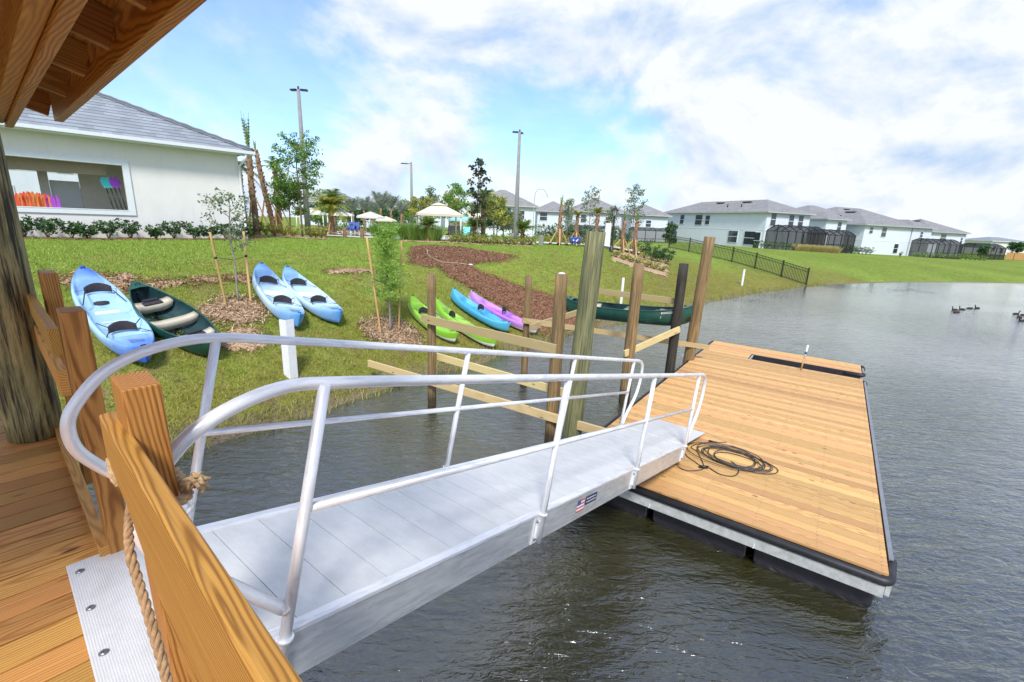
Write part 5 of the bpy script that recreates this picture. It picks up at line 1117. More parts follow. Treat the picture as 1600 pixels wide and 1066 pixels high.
# the white building seen through the clubhouse
hb = gpt(20, 44, 2.2)-hdir(50)*22; 
house('building', hb, hdir(50), hdir(140), 34, 10, 9.0, 'white building with small upper windows seen through the clubhouse opening', wins=[('x', a, 5.2, 1.0, 1.2) for a in (10, 14.5, 18.5, 22.5, 26.5)]+[('x', 20.2, 1.7, 5.0, 2.6), ('x', 27.5, 1.7, 2.2, 2.8)], vents=False, group=None, cat='building', band=True)
# ------------------------------------------------------------------ black metal fence down to the water
FP = [(1045, 388), (1076, 394), (1109, 402), (1143, 410), (1179, 420), (1220, 433), (1259, 446.5)]
fpts = [T(u, v) for u, v in FP]; fe_ = thing('metal_fence', fpts[3], 'black metal picket fence running down the lawn into the water', 'fence')
for i, p in enumerate(fpts):
    m = MB(); m.box(p+UP*.45, UP, (1, 0, 0), 1.7, .08, .08); m.box(p+UP*1.32, UP, (1, 0, 0), .04, .11, .11); m.build('post', M['blackmetal'], fe_)
for p, q in zip(fpts, fpts[1:]):
    m = MB()
    for z_ in (.12, 1.02, 1.22): m.bar(p+UP*z_, q+UP*z_, .035, .04, UP)
    n = int((q-p).length/.13)
    for j in range(1, n): r_ = p.lerp(q, j/n); m.box(r_+UP*.65, UP, (1, 0, 0), 1.18, .026, .026)
    m.build('picket_panel', M['blackmetal'], fe_)
# ------------------------------------------------------------------ lamps
def arm_lamp(u, y, vtop, label, dirs, r=.14, lean=0):
    b = G(u, y); top = pxh(b, vtop) if False else zat(b.x, b.y, u, vtop); t = thing('lamp_pole', b, label, 'lamp pole', 'tall concrete lamp poles'); H = top-b.z
    MB().tube([b-UP*.3, b+UP*H], [r*1.25, r*.62], 10).build('pole', M['conc'], t)
    for d in dirs:
        d = Vector(d).normalized(); c_ = b+UP*(H-.02); m = MB(); m.bar(c_, c_+d*(.25 if len(dirs) > 1 else .8), .07, .07, UP); m.box(c_+d*(.36 if len(dirs) > 1 else .9), d, UP, .44 if len(dirs) > 1 else .8, .10, .26); m.build('lamp_head', M['blackmetal'], t)
    m = MB(); m.cyl(b+UP*(H-.1), b+UP*(H+.18), .06); m.build('cap', M['blackmetal'], t); return t
arm_lamp(482, 33, 142, 'tall concrete lamp pole rising behind the leafy green tree', [(1, .2, 0), (-1, .3, 0)], .17)
arm_lamp(805, 40, 206, 'tallest looking concrete lamp pole in the middle with a double head', [(-1, .1, 0), (.35, 1, 0)], .17)
arm_lamp(644, 62, 256, 'slimmer lamp pole with a single arm between the umbrellas', [(-1, 0, 0)], .20)
b = G(955, 31); t = thing('lantern_post', b, 'black old-style lantern post near the black fence', 'lantern'); tz = zat(b.x, b.y, 956, 317)-b.z
MB().lathe(b, [(.16, -.2), (.16, .25), (.11, .3), (.085, .6), (.06, 1.0), (.055, tz*.72), (.05, tz*.74)], 12).build('pole', M['blackmetal'], t)
MB().lathe(b+UP*tz*.74, [(.03, 0), (.10, .03), (.17, .32), (.17, .33)], 8).build('glass', M['kwhite'], t)
m = MB(); m.lathe(b+UP*(tz*.74+.33), [(.27, 0), (.26, .03), (.12, .13), (.05, .17), (.05, .25), (.001, .34)], 12)
for i in range(6): a = i*PI/3; m.bar(b+UP*tz*.74+Vector((math.cos(a)*.10, math.sin(a)*.10, .03)), b+UP*(tz*.74+.33)+Vector((math.cos(a)*.18, math.sin(a)*.18, 0)), .02, .02, UP)
m.build('lantern_top', M['blackmetal'], t)
b = G(832, 70); tz = zat(b.x, b.y, 833, 298); m = MB(); m.tube(spline([b, b+UP*(tz-b.z)*.8, Vector((b.x+.3, b.y, tz)), Vector((b.x+1.3, b.y, tz+.2)), Vector((b.x+2, b.y, tz-.9))]), .05, 6); tag(m.build('shower_pole', M['galv'], loc=b), 'thin hooked pole rising above the roofs right of the middle lamp pole', 'pole')
# ------------------------------------------------------------------ palms, trees, shrubs
def frond(m, base, d, L, droop, w_, n=9, leaflets=True):
    d = Vector(d).normalized(); P_ = [base+d*L*t_-UP*droop*L*t_*t_ for t_ in [i/n for i in range(n+1)]]; sd_ = d.cross(UP).normalized() if abs(d.z) < .99 else Vector((1, 0, 0))
    m.tube(P_, [.02*(1-.8*i/n)*L/1.5 for i in range(n+1)], 4, cap=False)
    for i in range(1, n+1):
        for s_ in (-1, 1):
            for k_ in range(2):
                p = P_[i-1].lerp(P_[i], .5*k_+.25); t_ = i/n; ll = w_*math.sin(PI*min(1, .15+t_*.85))**.6*L*.33; tg = (P_[i]-P_[i-1]).normalized(); e = p+(sd_*s_*.85+tg*.7-UP*.25*random.uniform(.3, 1.6)).normalized()*ll
                o_ = tg*.028*L; m.add([p-o_, p+o_, e], [(0, 1, 2)])
def palm(u, y, vtop, label, r=.17, n=16, L=1.6, mat='palm', trunk='palmtrunk', lean=0, up=.35, droop=.45, group=None, tied=False, braces=0, vbase=None, w_=1.0):
    b = G(u, y); top = Vector((b.x+lean, b.y, zat(b.x, b.y, u, vtop))); t = thing('palm_tree', b, label, 'palm tree', group); m = MB(); k_ = 10
    m.tube([b-UP*.2]+[b.lerp(top, (i/k_))+Vector((math.sin(i*.8)*.03, 0, 0)) for i in range(k_+1)], [r*1.1]+[r*(1.05-.25*i/k_+.06*math.sin(i*2.7)) for i in range(k_+1)], 10)
    # leaf bases (boots) criss-crossing the trunk
    nb_ = int((top-b).length/.09)
    for i in range(nb_):
        f_ = i/nb_; p = b.lerp(top, .15+.85*f_); a = i*2.4; o_ = Vector((math.cos(a), math.sin(a), 0)); rr_ = r*(1.0-.2*f_); m.bar(p+o_*rr_*.8, p+o_*rr_*1.35+UP*.16, .09, .03, o_)
    m.build('trunk', M[trunk], t); m = MB()
    for i in range(n):
        a = i*2.399+random.uniform(-.3, .3)
        if tied: d = Vector((math.cos(a)*.10, math.sin(a)*.10, 1)); frond(m, top-UP*.2, d, L*random.uniform(.6, 1.05), .0, .22, 6)
        else: e_ = up+random.uniform(-.7, 1.3); d = Vector((math.cos(a), math.sin(a), e_)); frond(m, top, d, L*random.uniform(.8, 1.1), droop*random.uniform(.7, 1.3), w_, 8)
    cr_ = m.build('crown', M[mat], t)
    for i in range(braces):
        a = i*2*PI/max(1, braces)+.5; h_ = (top-b).length*.42; f0 = b+Vector((math.cos(a)*.85, math.sin(a)*.85, 0)); f0.z = gh(f0.x, f0.y)-.05; MB().bar(f0, b.lerp(top, .42)+Vector((math.cos(a)*r, math.sin(a)*r, 0)), .07, .07, UP).build('brace', M['stakewood'], t)
    return t
GPN = 'palms round the pool'
palm(401, 27, 232, 'tallest palm with bare tied spike fronds at the clubhouse corner', .165, 9, 2.2, tied=True, braces=3, trunk='palmtrunk', group=GPN)
palm(430, 29, 236, 'palm with a small ragged green top just right of the spiked palm', .15, 8, .9, lean=-.75, tied=True, mat='leafyel', braces=2, group=GPN)
palm(438, 31, 262, 'palm with short upright fronds left of the leafy green tree', .17, 12, 1.3, up=.9, group=GPN, braces=3)
palm(384, 30, 262, 'palm with drooping pale fronds behind the clubhouse corner', .16, 18, 1.9, mat='palmgrey', droop=.7, group=GPN)
palm(376, 34, 318, 'low palm behind the clubhouse corner, under the drooping pale one', .16, 14, 1.4, mat='palm', group=GPN)
tree(G(473, 27.5), zat(G(473, 27.5).x, 27.5, 470, 226), 1.75, 'leafy bright green tree in front of the tall lamp pole left of centre', 'leaf', nb=17, r0=.065, leaf=.15, per=46, cr=.42, lo=.42, seed=3, up=.35, droop=.5, skip=.1)
tree(G(455, 28.5), zat(G(455, 28.5).x, 28.5, 452, 292), 1.3, 'lower bushy green tree beneath the leafy one', 'leaf', nb=10, r0=.05, leaf=.15, per=80, cr=.45, lo=.4, seed=9)
palm(519, 38, 322, 'bushy date palm with yellowish fronds left of the cream umbrellas', .22, 34, 2.0, mat='leafyel', up=.5, droop=.5, braces=3, group=GPN)
palm(524, 46, 312, 'greener palm behind the bushy date palm', .18, 24, 1.9, up=.6, group=GPN)
for i, (u, y, v, L) in enumerate([(552, 50, 331, 2.0), (570, 56, 329, 2.2), (596, 52, 325, 2.4), (612, 58, 326, 2.3), (628, 50, 333, 1.8), (584, 60, 334, 2.0)]):
    palm(u, y, v, ('silvery fan palm, leftmost of the silver group behind the umbrellas', 'silvery fan palm second from the left of the silver group', 'tallest silvery fan palm of the group behind the umbrellas', 'silvery fan palm right of the tallest of the group', 'silvery fan palm just left of the slimmer lamp pole', 'silvery fan palm low in the middle of the silver group')[i], .14, 17, L*1.05, mat='palmgrey', up=2.0, droop=.22, group='silvery palms behind the umbrellas', w_=.75)
for i, (u, y, v, s_, mt) in enumerate([(658, 54, 316, 1.9, 'leafyel'), (676, 58, 306, 2.0, 'leafgrey'), (702, 48, 312, 1.6, 'leafyel'), (716, 44, 300, 1.7, 'leaf'), (771, 42, 312, 1.5, 'leafyel'), (786, 44, 334, 1.0, 'leafgrey'), (640, 60, 322, 1.6, 'leaf')]):
    b = G(u, y); tree(b, zat(b.x, b.y, u, v), s_, ('yellow green tree left of the large square umbrella', 'greyish sparse tree above the large square umbrella', 'yellow green tree right of the large square umbrella', 'green tree left of the dark magnolia', 'yellowish tree right of the feather palm', 'small greyish tree beside the middle lamp pole', 'green tree behind the slimmer lamp pole')[i], mt, nb=8, r0=.07, leaf=.26, per=42, cr=.6, lo=.35, seed=20+i, skip=.15, group='trees beyond the pool')
b = G(745, 29); tree(b, zat(b.x, b.y, 744, 256), .78, 'slender dark magnolia with big bronze leaves', 'leafmag', nb=20, r0=.045, leaf=.25, per=5, cr=.26, lo=.28, seed=6, up=.7, aspect=.6, skip=.08)
palm(754, 31, 308, 'feather palm with arching fronds right of the magnolia', .15, 20, 1.35, up=.7, droop=.55, group=GPN)
for i, (u, y, v, n_) in enumerate([(669, 30, 352, 34), (741, 30.5, 354, 30), (816, 30, 358, 30)]):
    palm(u, y, v, ('low green palm under the large square umbrella', 'low palm at the foot of the magnolia', 'low palm at the foot of the middle lamp pole')[i], .13, n_, 1.0, mat='palm', up=.8, droop=.35, group='low palms along the lawn edge', w_=1.2)
for i, (u, y, v, L_, tied, mt) in enumerate([(873, 34, 345, 1.5, True, 'palm'), (899, 36, 340, .85, False, 'leafyel'), (930, 34, 344, .85, False, 'leafyel'), (971, 32, 362, 1.6, True, 'palm'), (990, 32.5, 358, 1.5, True, 'palm')]):
    palm(u, y, (322, 336, 333, 345, 344)[i], ('braced young palm with a single spike, left of the thick green piling', 'braced young palm with a green tuft above the blue play cart', 'braced young palm with a green tuft above the thick green piling', 'braced thin palm with a spike right of the black lantern', 'braced young palm with a tied spike nearest the fence')[i], .14, (7 if tied else 14), (L_*.75 if tied else L_), mat=mt, tied=tied, up=.9, droop=.4, braces=3, group='braced young palms')
for i, (u, y, v, s_) in enumerate([(885, 40, 318, 1.0), (918, 42, 303, 1.3), (985, 36, 301, 1.25), (952, 44, 330, 1.0)]):
    b = G(u, y); tree(b, zat(b.x, b.y, u, v), s_, ('thin airy tree behind the single-spike palm', 'thin airy tree between the two tufted young palms', 'tallest airy tree right of the black lantern', 'thin airy tree behind the black lantern')[i], 'leafgrey', nb=12, r0=.04, leaf=.15, per=20, cr=.35, lo=.35, seed=40+i, up=1.1, skip=.1, group='airy trees behind the lawn')
def shrub(p, w_, h_, mat, label, group, n=160, leaf=.10, cat='shrub', name='shrub', spiky=False):
    t = thing(name, p, label, cat, group); m = MB(); ends = []
    for i in range(9):
        a = i*2.4; e = p+Vector((math.cos(a)*w_*.4*random.uniform(.5, 1), math.sin(a)*w_*.4*random.uniform(.5, 1), h_*random.uniform(.55, .95))); m.tube([p, p.lerp(e, .5)+UP*.03, e], [.012, .009, .004], 5); ends.append(e); ends.append(p.lerp(e, .6))
    m.build('stem', M['bark'], t); leaves('foliage', clump_pts(ends, min(w_, h_)*.24, n//18), leaf, M[mat], t, .5); return t
# hedge of shrubs under the clubhouse wall
HP = [(38, .62), (75, .66), (112, .50), (138, .52), (170, .66), (204, .60), (243, .52), (272, .66), (303, .56), (328, .5), (352, .6), (376, .55)]
for i, (u, h_) in enumerate(HP):
    a, _ = on_wall(u, 370, .6); p = cp(a, 0, .65); p.z = gh(p.x, p.y)
    ff = ['leftmost shrub under the clubhouse window', 'second shrub from the left under the clubhouse window', 'small shrub third from the left at the clubhouse wall', 'small shrub fourth from the left at the clubhouse wall', 'large shrub under the teal paddles', 'shrub under the right corner of the clubhouse window', 'small shrub just right of the clubhouse window', 'tall shrub at the middle of the bare clubhouse wall', 'shrub left of the bare young tree at the clubhouse wall', 'small shrub behind the left stake at the clubhouse wall', 'shrub behind the bare young tree at the clubhouse wall', 'shrub at the foot of the clubhouse downspout'][i]
    shrub(p, .95, h_*1.25, 'leafdark', ff, 'shrubs along the clubhouse wall', 420, .13)
mulch_sheet('mulch', [cp(a, 0, o) for a, o in ((-.8, 1.15), (14, 1.15), (14, .05), (-.8, .05))], M['mulch'], M['chip'], 'narrow mulch bed under the clubhouse shrubs', nchips=1500, rough=.08, step=.2)
def bed(pxs, y, w_, h_, mat, labels, group, n=200, leaf=.10):
    for i, u in enumerate(pxs):
        p = G(u, y+random.uniform(-.3, .3)); shrub(p, w_, h_*random.uniform(.85, 1.15), mat, labels, group, n, leaf)
bed([402, 416, 430, 444, 458, 486, 494, 503], 27, 1.0, .65, 'leafyel', 'low yellow green shrub in the bed at the foot of the palms', 'shrubs in the palm bed', 260, .11)
bed([346, 362, 378, 392], 26, .9, .6, 'leafdark', 'dark low shrub between the clubhouse corner and the palm bed', 'dark shrubs at the clubhouse corner', 200, .11)
def pbed(poly, mat, chip, lab, n=1200): mulch_sheet('mulch', poly, mat, chip, lab, nchips=n, rough=.1, step=.2)
def band(u0, u1, y0, y1, n=8): return [Vector(G(u0+(u1-u0)*i/n, y0).xy) for i in range(n+1)]+[Vector(G(u1-(u1-u0)*i/n, y1).xy) for i in range(n+1)]
pbed(band(395, 512, 25.6, 30), M['mulchp'], M['chipp'], 'pale mulch bed at the foot of the palms')
pbed(band(600, 832, 27.6, 30.5), M['mulchp'], M['chip'], 'mulch bed along the lawn edge in front of the umbrellas', 2200)
pbed(band(955, 1045, 27.2, 33), M['mulchp'], M['chipp'], 'pale mulch bed under the braced palms')
bed(list(range(706, 830, 11)), 28.6, .95, .5, 'leafyel', 'low yellow green shrub in the front edge of the lawn bed', 'yellow green shrubs along the lawn edge', 240, .10)
bed(list(range(712, 830, 13)), 29.8, 1.0, .75, 'leaf', 'green shrub in the second row of the lawn bed', 'green shrubs along the lawn edge', 200, .11)
bed([962, 974, 986, 998, 1010, 1022, 1034], 28.5, .9, .42, 'leafyel', 'low yellow shrub in the pale bed by the braced palms', 'yellow shrubs by the braced palms', 240, .10)
bed([1006, 1018, 1028, 1040], 31.5, 1.4, 1.15, 'leafdark', 'dark green shrub between the braced palms and the fence', 'dark shrubs by the fence', 420, .13)
bed([848, 860, 872, 884, 905, 918, 938, 948], 36, 1.2, .75, 'leafyel', 'yellow green hedge shrub behind the pale kerb', 'hedge shrubs behind the pale kerb', 200, .12)
for i in range(13):
    u = 842+i*11+random.uniform(-3, 3); p = G(u, 46+random.uniform(-2, 2)); shrub(p, 2.2, 1.7, 'leafdark', 'dark green shrub in the tall hedge before the white houses', 'tall hedge before the white houses', 300, .20)
for i in range(10):
    u = 505+i*13; p = G(u, 44+random.uniform(-2, 2)); shrub(p, 1.6, 1.0, 'leafdark', 'dark shrub behind the pool between the umbrellas', 'shrubs behind the pool', 160, .18)
# ornamental grass clumps
def grassclump(p, r_, h_, mat, label, group, n=260, w_=.02):
    t = thing('ornamental_grass', p, label, 'ornamental grass', group); a = RS.rand(n)*2*PI; rr_ = r_*np.sqrt(RS.rand(n))*.45; bx = p.x+np.cos(a)*rr_; by = p.y+np.sin(a)*rr_; H_ = h_*RS.uniform(.6, 1.1, n); la = a+RS.uniform(-.6, .6, n); ln = r_*RS.uniform(.2, .8, n)
    V = np.zeros((n, 3, 3)); V[:, 0] = np.stack([bx-w_, by, np.full(n, p.z-.05)], -1); V[:, 1] = np.stack([bx+w_, by+w_*.3, np.full(n, p.z-.05)], -1); V[:, 2] = np.stack([bx+np.cos(la)*ln, by+np.sin(la)*ln, p.z+H_], -1)
    np_mesh('blades', V.reshape(-1, 3), np.arange(3*n).reshape(n, 3), M[mat], np.repeat(RS.rand(n), 3), t); return t
for i in range(9): grassclump(G(594+i*10.5, 30.5+random.uniform(-.5, .5)), .75, 1.15, 'leaf', 'tall green ornamental grass clump left of the low palm under the umbrella', 'green ornamental grasses by the pool', 420, .02)
for i in range(10): grassclump(gpt(1250+i*6.6, 66, gh(gpt(1250, 66, 0).x+i*.6, 66)), 1.0, 1.0, 'pampas', 'tan feathery grass clump in front of the dark enclosure', 'tan grasses before the enclosure', 260, .035)
for i in range(8): p = gpt(1184+i*8.5, 66, 0); p.z = gh(p.x, p.y); shrub(p, 1.2, 1.1, 'leafdark', 'small dark shrub at the base of the first enclosure', 'shrubs at the first enclosure', 120, .2)
for i in range(9): p = gpt(1316+i*6.2, 74, 0); p.z = gh(p.x, p.y); shrub(p, 1.3, 1.2, 'leafdark', 'small dark shrub at the base of the second enclosure', 'shrubs at the second enclosure', 120, .2)
for i in range(16): p = gpt(1436+i*7.5, 84, 0); p.z = gh(p.x, p.y); shrub(p, 1.3, .9, 'leaf', 'small green shrub at the base of the far enclosures', 'shrubs at the far enclosures', 90, .2)
p = gpt(1414, 70, 0); p.z = gh(p.x, p.y); shrub(p, .6, .8, 'leafdark', 'lone little dark shrub on the lawn before the wide house', None, 120, .15)
p = gpt(1544, 92, 0); p.z = gh(p.x, p.y); tree(p, p.z+2.6, .9, 'small round tree right of the last enclosure', 'leafdark', nb=7, leaf=.25, per=40, cr=.5, seed=77)
p = gpt(1594, 100, 0); p.z = gh(p.x, p.y); tree(p, p.z+3.3, 1.6, 'dark tree at the right edge beside the orange fence', 'leafdark', nb=8, leaf=.3, per=50, cr=.7, seed=78)
p = G(1042, 35); tree(p, zat(p.x, p.y, 1046, 352), .6, 'small dark tree at the near end of the black fence', 'leafdark', nb=7, r0=.03, leaf=.14, per=40, cr=.28, seed=79)
# ------------------------------------------------------------------ pool area
def slab(name, poly, mat, kind, label=None, dz=.03):
    m = MB(); m.add([Vector((p.x, p.y, p.z+dz)) for p in poly], [tuple(range(len(poly)))]); o = m.build(name, M[mat]); return tag(o, label, None, kind=kind)
def gz(u, y): return G(u, y)
def strip(name, u0, u1, y0, y1, mat, dz, n=16):
    m = MB(); V_ = []
    for i in range(n+1): a = G(u0+(u1-u0)*i/n, y0); b_ = G(u0+(u1-u0)*i/n, y1); V_ += [a+UP*dz, b_+UP*dz]
    m.add(V_, [(2*i, 2*i+2, 2*i+3, 2*i+1) for i in range(n)]); return tag(m.build(name, M[mat]), kind='structure')
strip('pavement', 500, 640, 31.5, 60, 'paving', .05); strip('pavement', 640, 835, 34, 60, 'paving', .05); strip('pavement', 838, 1000, 33.2, 34.6, 'paving', .16); strip('pavement', 838, 950, 37.5, 44, 'paving', .05)
pl = strip('pool_water', 512, 628, 35.5, 41, 'glass', .075)
BL = []
for i, (u, y) in enumerate(((507, 30), (539, 30.3), (566, 30.6), (496, 33))):
    b = G(u, y); o = MB().cyl(b-UP*.2, b+UP*(.66 if i < 3 else .7), .12 if i else .17, n=14).build('bollard', M['palmtrunk'], loc=b, bevel=.01); tag(o, ('thick brown bollard at the right end of the palm bed', 'brown bollard left of the two at the pool edge', 'brown bollard at the pool edge nearest the feathery tree', 'brown bollard behind the palm bed')[i], 'bollard', 'rope bollards at the pool edge'); BL.append(b+UP*.56)
BL2 = [BL[3], BL[0], BL[1], BL[2], G(598, 31)+UP*.75]
m = MB()
for a, b in zip(BL2, BL2[1:]): m.tube([a.lerp(b, i/8)-UP*.28*math.sin(PI*i/8) for i in range(9)], .03, 6)
tag(m.build('barrier_rope', M['rope'], loc=BL2[0]), 'pale rope slung between the brown bollards by the pool', 'rope')
def canopy(u, y, W, vtop, vedge, label, mat, square=True, tier=True, legs=4):
    b = G(u, y); ze = zat(b.x, b.y, u, vedge); zt_ = zat(b.x, b.y, u, vtop); t = thing('umbrella', b, label, 'umbrella', 'sun umbrellas by the pool'); n = 4 if square else 8; rot = PI/4+.25 if square else 0; R_ = W/2*(1.2 if square else 1)
    def ring(r_, z_): return [Vector((b.x+math.cos(2*PI*i/n+rot)*r_, b.y+math.sin(2*PI*i/n+rot)*r_, z_)) for i in range(n)]
    zm = ze+(zt_-ze)*(.72 if tier else 1); m = MB(); A = ring(R_, ze); B = ring(R_*(.30 if tier else .01), zm); m.add(A+B, [(i, (i+1) % n, n+(i+1) % n, n+i) for i in range(n)]); C_ = ring(R_, ze-.16); m.add(A+C_, [(i, n+i, n+(i+1) % n, (i+1) % n) for i in range(n)]); m.build('canopy', M[mat], t)
    if tier: m = MB(); A = ring(R_*.38, zm+.02); B = ring(.02, zt_); m.add(A+B, [(i, (i+1) % n, n+(i+1) % n, n+i) for i in range(n)]); m.build('vent_canopy', M[mat], t)
    if legs == 4:
        for p in ring(R_*.93, 0): MB().tube([Vector((p.x, p.y, b.z-.1)), Vector((p.x, p.y, ze))], .05, 8).build('leg', M['canvasw'], t)
    else: MB().tube([b, b+UP*(ze-b.z+.3)], .04, 8).build('pole', M['canvasw'], t)
    return t
canopy(685, 33.5, 3.6, 316.5, 334.5, 'large square cream umbrella with a small upper tier', 'canvas')
canopy(534, 47, 2.8, 327, 335, 'cream umbrella left of the two by the bollards', 'canvasw')
canopy(580, 41, 2.5, 331, 338.5, 'cream round umbrella right of the two by the bollards', 'canvasw', False, True, 1)
canopy(489, 46, 3.0, 325, 333, 'pale umbrella half hidden behind the leafy tree', 'canvasw')
canopy(722, 42, 2.6, 336, 343, 'teal umbrella behind the large square cream one', 'teal', False, True, 1)
canopy(737, 52, 3.4, 330, 337.5, 'cream umbrella behind the teal one', 'canvas', False, True, 1)
canopy(604, 52, 2.4, 338, 344, 'small peach umbrella left of the slimmer lamp pole', 'canvas', False, False, 1)
# pool chairs, play cart, sign, rock
def chair(u, y, label, mat='bluep'):
    b = G(u, y)+UP*.05; t = thing('lounge_chair', b, label, 'chair', 'chairs by the pool')
    for sx in (-.28, .28):
        for sy in (-.5, .45): MB().bar(b+Vector((sx, sy, 0)), b+Vector((sx, sy, .38)), .04, .04, (0, 1, 0)).build('leg', M['white'], t)
    MB().box(b+Vector((0, 0, .40)), (0, 1, 0), (1, 0, 0), 1.1, .62, .07).build('seat', M[mat], t, bevel=.02); MB().bar(b+Vector((0, .5, .42)), b+Vector((0, .85, 1.05)), .62, .06, (0, 1, 0)).build('backrest', M[mat], t, bevel=.02)
chair(546, 43, 'blue lounge chair at the pool, left of the blue pair'); chair(553, 43.5, 'blue lounge chair at the pool, right of the blue pair')
for i, u in enumerate((704, 715, 727, 735)): chair(u, 36+i*.4, ('dark chair nearest the square umbrella leg', 'dark chair second from the square umbrella', 'teal chair between the dark ones', 'dark chair by the low palm')[i], 'paddleteal' if i == 2 else 'cushion')
b = G(898, 34.2)+UP*.15; t = thing('play_cart', b, 'small blue cart with white shapes beside the pale kerb', 'cart'); 
m = MB(); m.prism([b+Vector((x, -.3, z)) for x, z in ((-.36, .1), (.36, .1), (.42, .48), (.1, .53), (-.42, .45))], (0, .6, 0)); m.build('tub', M['bluep'], t, bevel=.04)
for x in (-.24, .24): m = MB(); m.tube([b+Vector((x, -.34, .10)), b+Vector((x, .34, .10))], .10, 12); m.build('wheel', M['black'], t)
for x, z in ((-.16, .32), (.06, .28), (.14, .36)): m = MB(); m.lathe(b+Vector((x, -.33, z-.1)), [(.001, 0), (.055, .03), (.055, .09), (.001, .12)], 8); m.build('white_shape', M['white'], t)
b = G(947.5, 33.5); t = MB().box(b+UP*.85, UP, (1, 0, 0), 1.8, .42, .12).build('sign_board', M['trim'], loc=b, bevel=.02); tag(t, 'plain pale upright board left of the black lantern post', 'board')
b = G(619, 29); m = MB(); m.lathe(b-UP*.05, [(.30, 0), (.31, .12), (.24, .28), (.10, .36), (.001, .38)], 14); tag(m.build('garden_speaker', plain('speaker_green', (.14, .18, .16), .6), loc=b), 'low domed grey green garden speaker at the lawn edge', 'speaker')
b = G(845, 31.5); t = MB().box(b+UP*.3, UP, (1, 0, 0), .75, .28, .28).build('utility_box', M['conc'], loc=b, bevel=.02); tag(t, 'small grey concrete box at the left end of the pale kerb', 'box')
# ------------------------------------------------------------------ ducks
def duck(u, v, yaw, label, hd=1):
    p = pz(u, v, 0); t = thing('duck', (0, 0, 0), label, 'duck', 'dark ducks swimming on the lake'); m = MB(); n = 10; P_ = [(-.30, .10), (-.22, .07), (-.1, .06), (.05, .06), (.17, .07), (.24, .12), (.26, .20), (.27, .29), (.31, .34), (.35, .34)]
    if hd == 0: P_[6:] = [(.27, .12), (.30, .10), (.33, .08), (.36, .06)]
    m.tube([Vector((x, 0, z)) for x, z in P_], [.015, .055, .10, .11, .09, .055, .035, .035, .05, .03], 10); m.build('body', M['duck'], t)
    m = MB(); e = P_[-1]; m.tube([Vector((e[0], 0, e[1])), Vector((e[0]+.09, 0, e[1]-.015))], [.02, .008], 6); m.build('bill', M['duckbill'], t); t.location = (p.x, p.y, -.02); t.rotation_euler = (0, 0, yaw); t.scale = (.6,)*3; ORG[t.name] = Vector(t.location)
for i, (u, v, yw, hd) in enumerate([(1492, 484.5, PI, 1), (1495, 488.5, PI, 0), (1503.5, 484, PI-.1, 1), (1514.5, 482.3, 0, 0), (1527, 482, PI+.1, 1), (1587, 491, 0, 1), (1593, 496.5, 1.2, 1), (1597, 501.8, PI, 1), (1600, 493, PI, 0)]):
    duck(u, v, yw, ['front left duck of the five, neck up', 'duck with its head down, lowest of the five', 'middle duck of the five with its neck up', 'duck with its head down facing right among the five', 'rightmost duck of the group of five', 'upper left duck of the group at the right edge', 'small duck seen end-on in the right edge group', 'lowest duck of the group at the right edge', 'duck half out of view at the right edge'][i], hd)

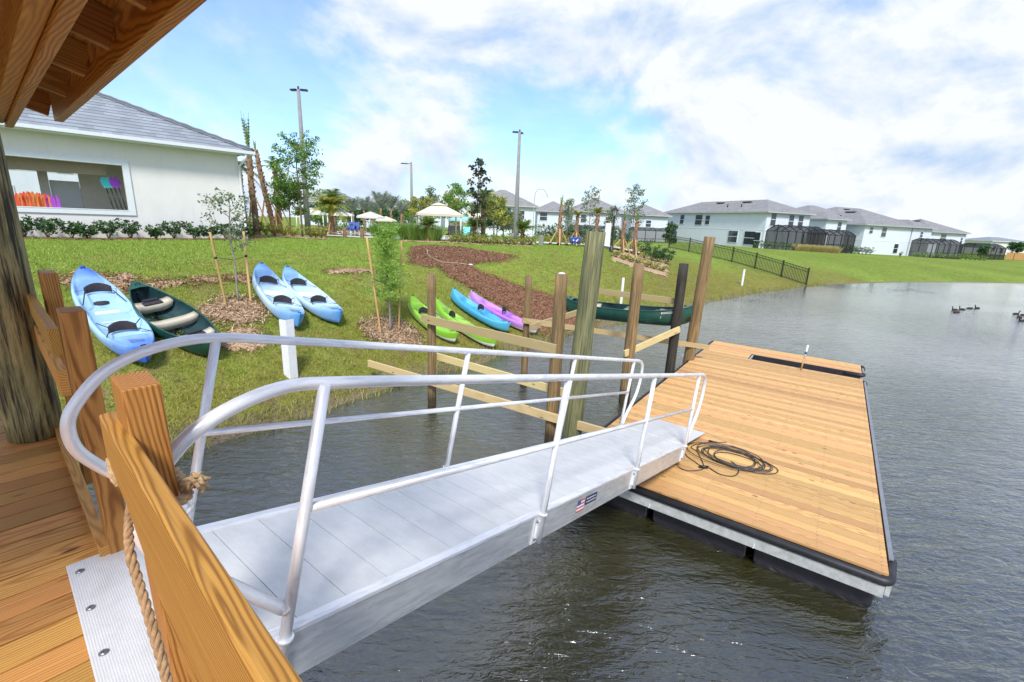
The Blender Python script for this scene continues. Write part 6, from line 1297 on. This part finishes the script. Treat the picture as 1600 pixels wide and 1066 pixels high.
# ------------------------------------------------------------------ more planting behind the pool, reeds and weed
for i, (u, y, v, sp_, mt) in enumerate([(498, 66, 329, 2.4, 'leafdark'), (512, 60, 333, 2.0, 'leaf'), (538, 70, 327, 2.4, 'leafgrey'), (557, 64, 334, 2.0, 'leafdark'), (590, 72, 330, 2.4, 'leaf'), (606, 66, 335, 2.0, 'leafdark'), (634, 70, 331, 2.2, 'leafgrey'), (748, 60, 330, 2.2, 'leaf'), (776, 56, 336, 1.8, 'leafdark'), (800, 60, 338, 1.6, 'leafgrey')]):
    b = G(u, y); tree(b, zat(b.x, b.y, u, v), sp_, ('dark', 'green', 'greyish', 'dark', 'green', 'dark', 'greyish', 'green', 'dark', 'greyish')[i]+' background tree between the pool umbrellas and the far houses', mt, nb=9, r0=.07, leaf=.32, per=40, cr=.8, lo=.22, seed=60+i, group=('dark', 'green', 'greyish', 'dark', 'green', 'dark', 'greyish', 'green', 'dark', 'greyish')[i]+' background trees behind the pool')
def shore_s(n):
    out = []
    while sum(map(len, out)) < n:
        X = RS.uniform(-14, 26, n*6); Y = RS.uniform(2, 36, n*6); d = sdist(X, Y); k = (d > -.22) & (d < .35) & (vnoise(X, Y, .6) > RS.uniform(-.9, .6, len(X))); out.append(np.stack([X[k], Y[k], np.maximum(height(X[k], Y[k], d[k]), -.02)], -1))
    return np.concatenate(out)[:n]
tag(blades('shore_grass', 9000, shore_s, .06, .24, .018, M['bladedry'], .5), 'ragged tufts of taller grass and reeds along the water edge', 'grass', kind='stuff')
def weed_pts(n):
    cs = [(pz(u, v, 0), r) for u, v, r in ((1310, 448, 2.2), (1350, 452, 2.4), (1390, 450, 2.2), (1425, 455, 1.6), (1160, 468, 1.3), (1200, 462, 1.5))]
    P = []
    for c_, r_ in cs:
        k = n//len(cs); a = RS.rand(k)*2*PI; q = r_*np.sqrt(RS.rand(k)); P.append(np.stack([c_.x+np.cos(a)*q, c_.y+np.sin(a)*q*.7, np.full(k, .006)], -1))
    return np.concatenate(P)
tag(blades('pond_weed', 1700, weed_pts, .0, .02, .03, plain('pond_weed_green', (.05, .05, .02), .8), .9), 'thin floating bits of pond weed on the water near the bank', 'weed', kind='stuff')
# leaf litter and twigs scattered on the lower bank
def litter(n):
    X = RS.uniform(-14, 8, n*4); Y = RS.uniform(6, 24, n*4); d = sdist(X, Y); k = (d > .1) & (d < 9) & (vnoise(X, Y, .8) > RS.uniform(-.6, 1.0, len(X))); X = X[k][:n]; Y = Y[k][:n]; return np.stack([X, Y, height(X, Y)+.015], -1)
tag(blades('leaf_litter', 4500, litter, .01, .03, .035, M['chip'], 2.2), 'dry clippings and leaf litter scattered over the bank', 'litter', kind='stuff')
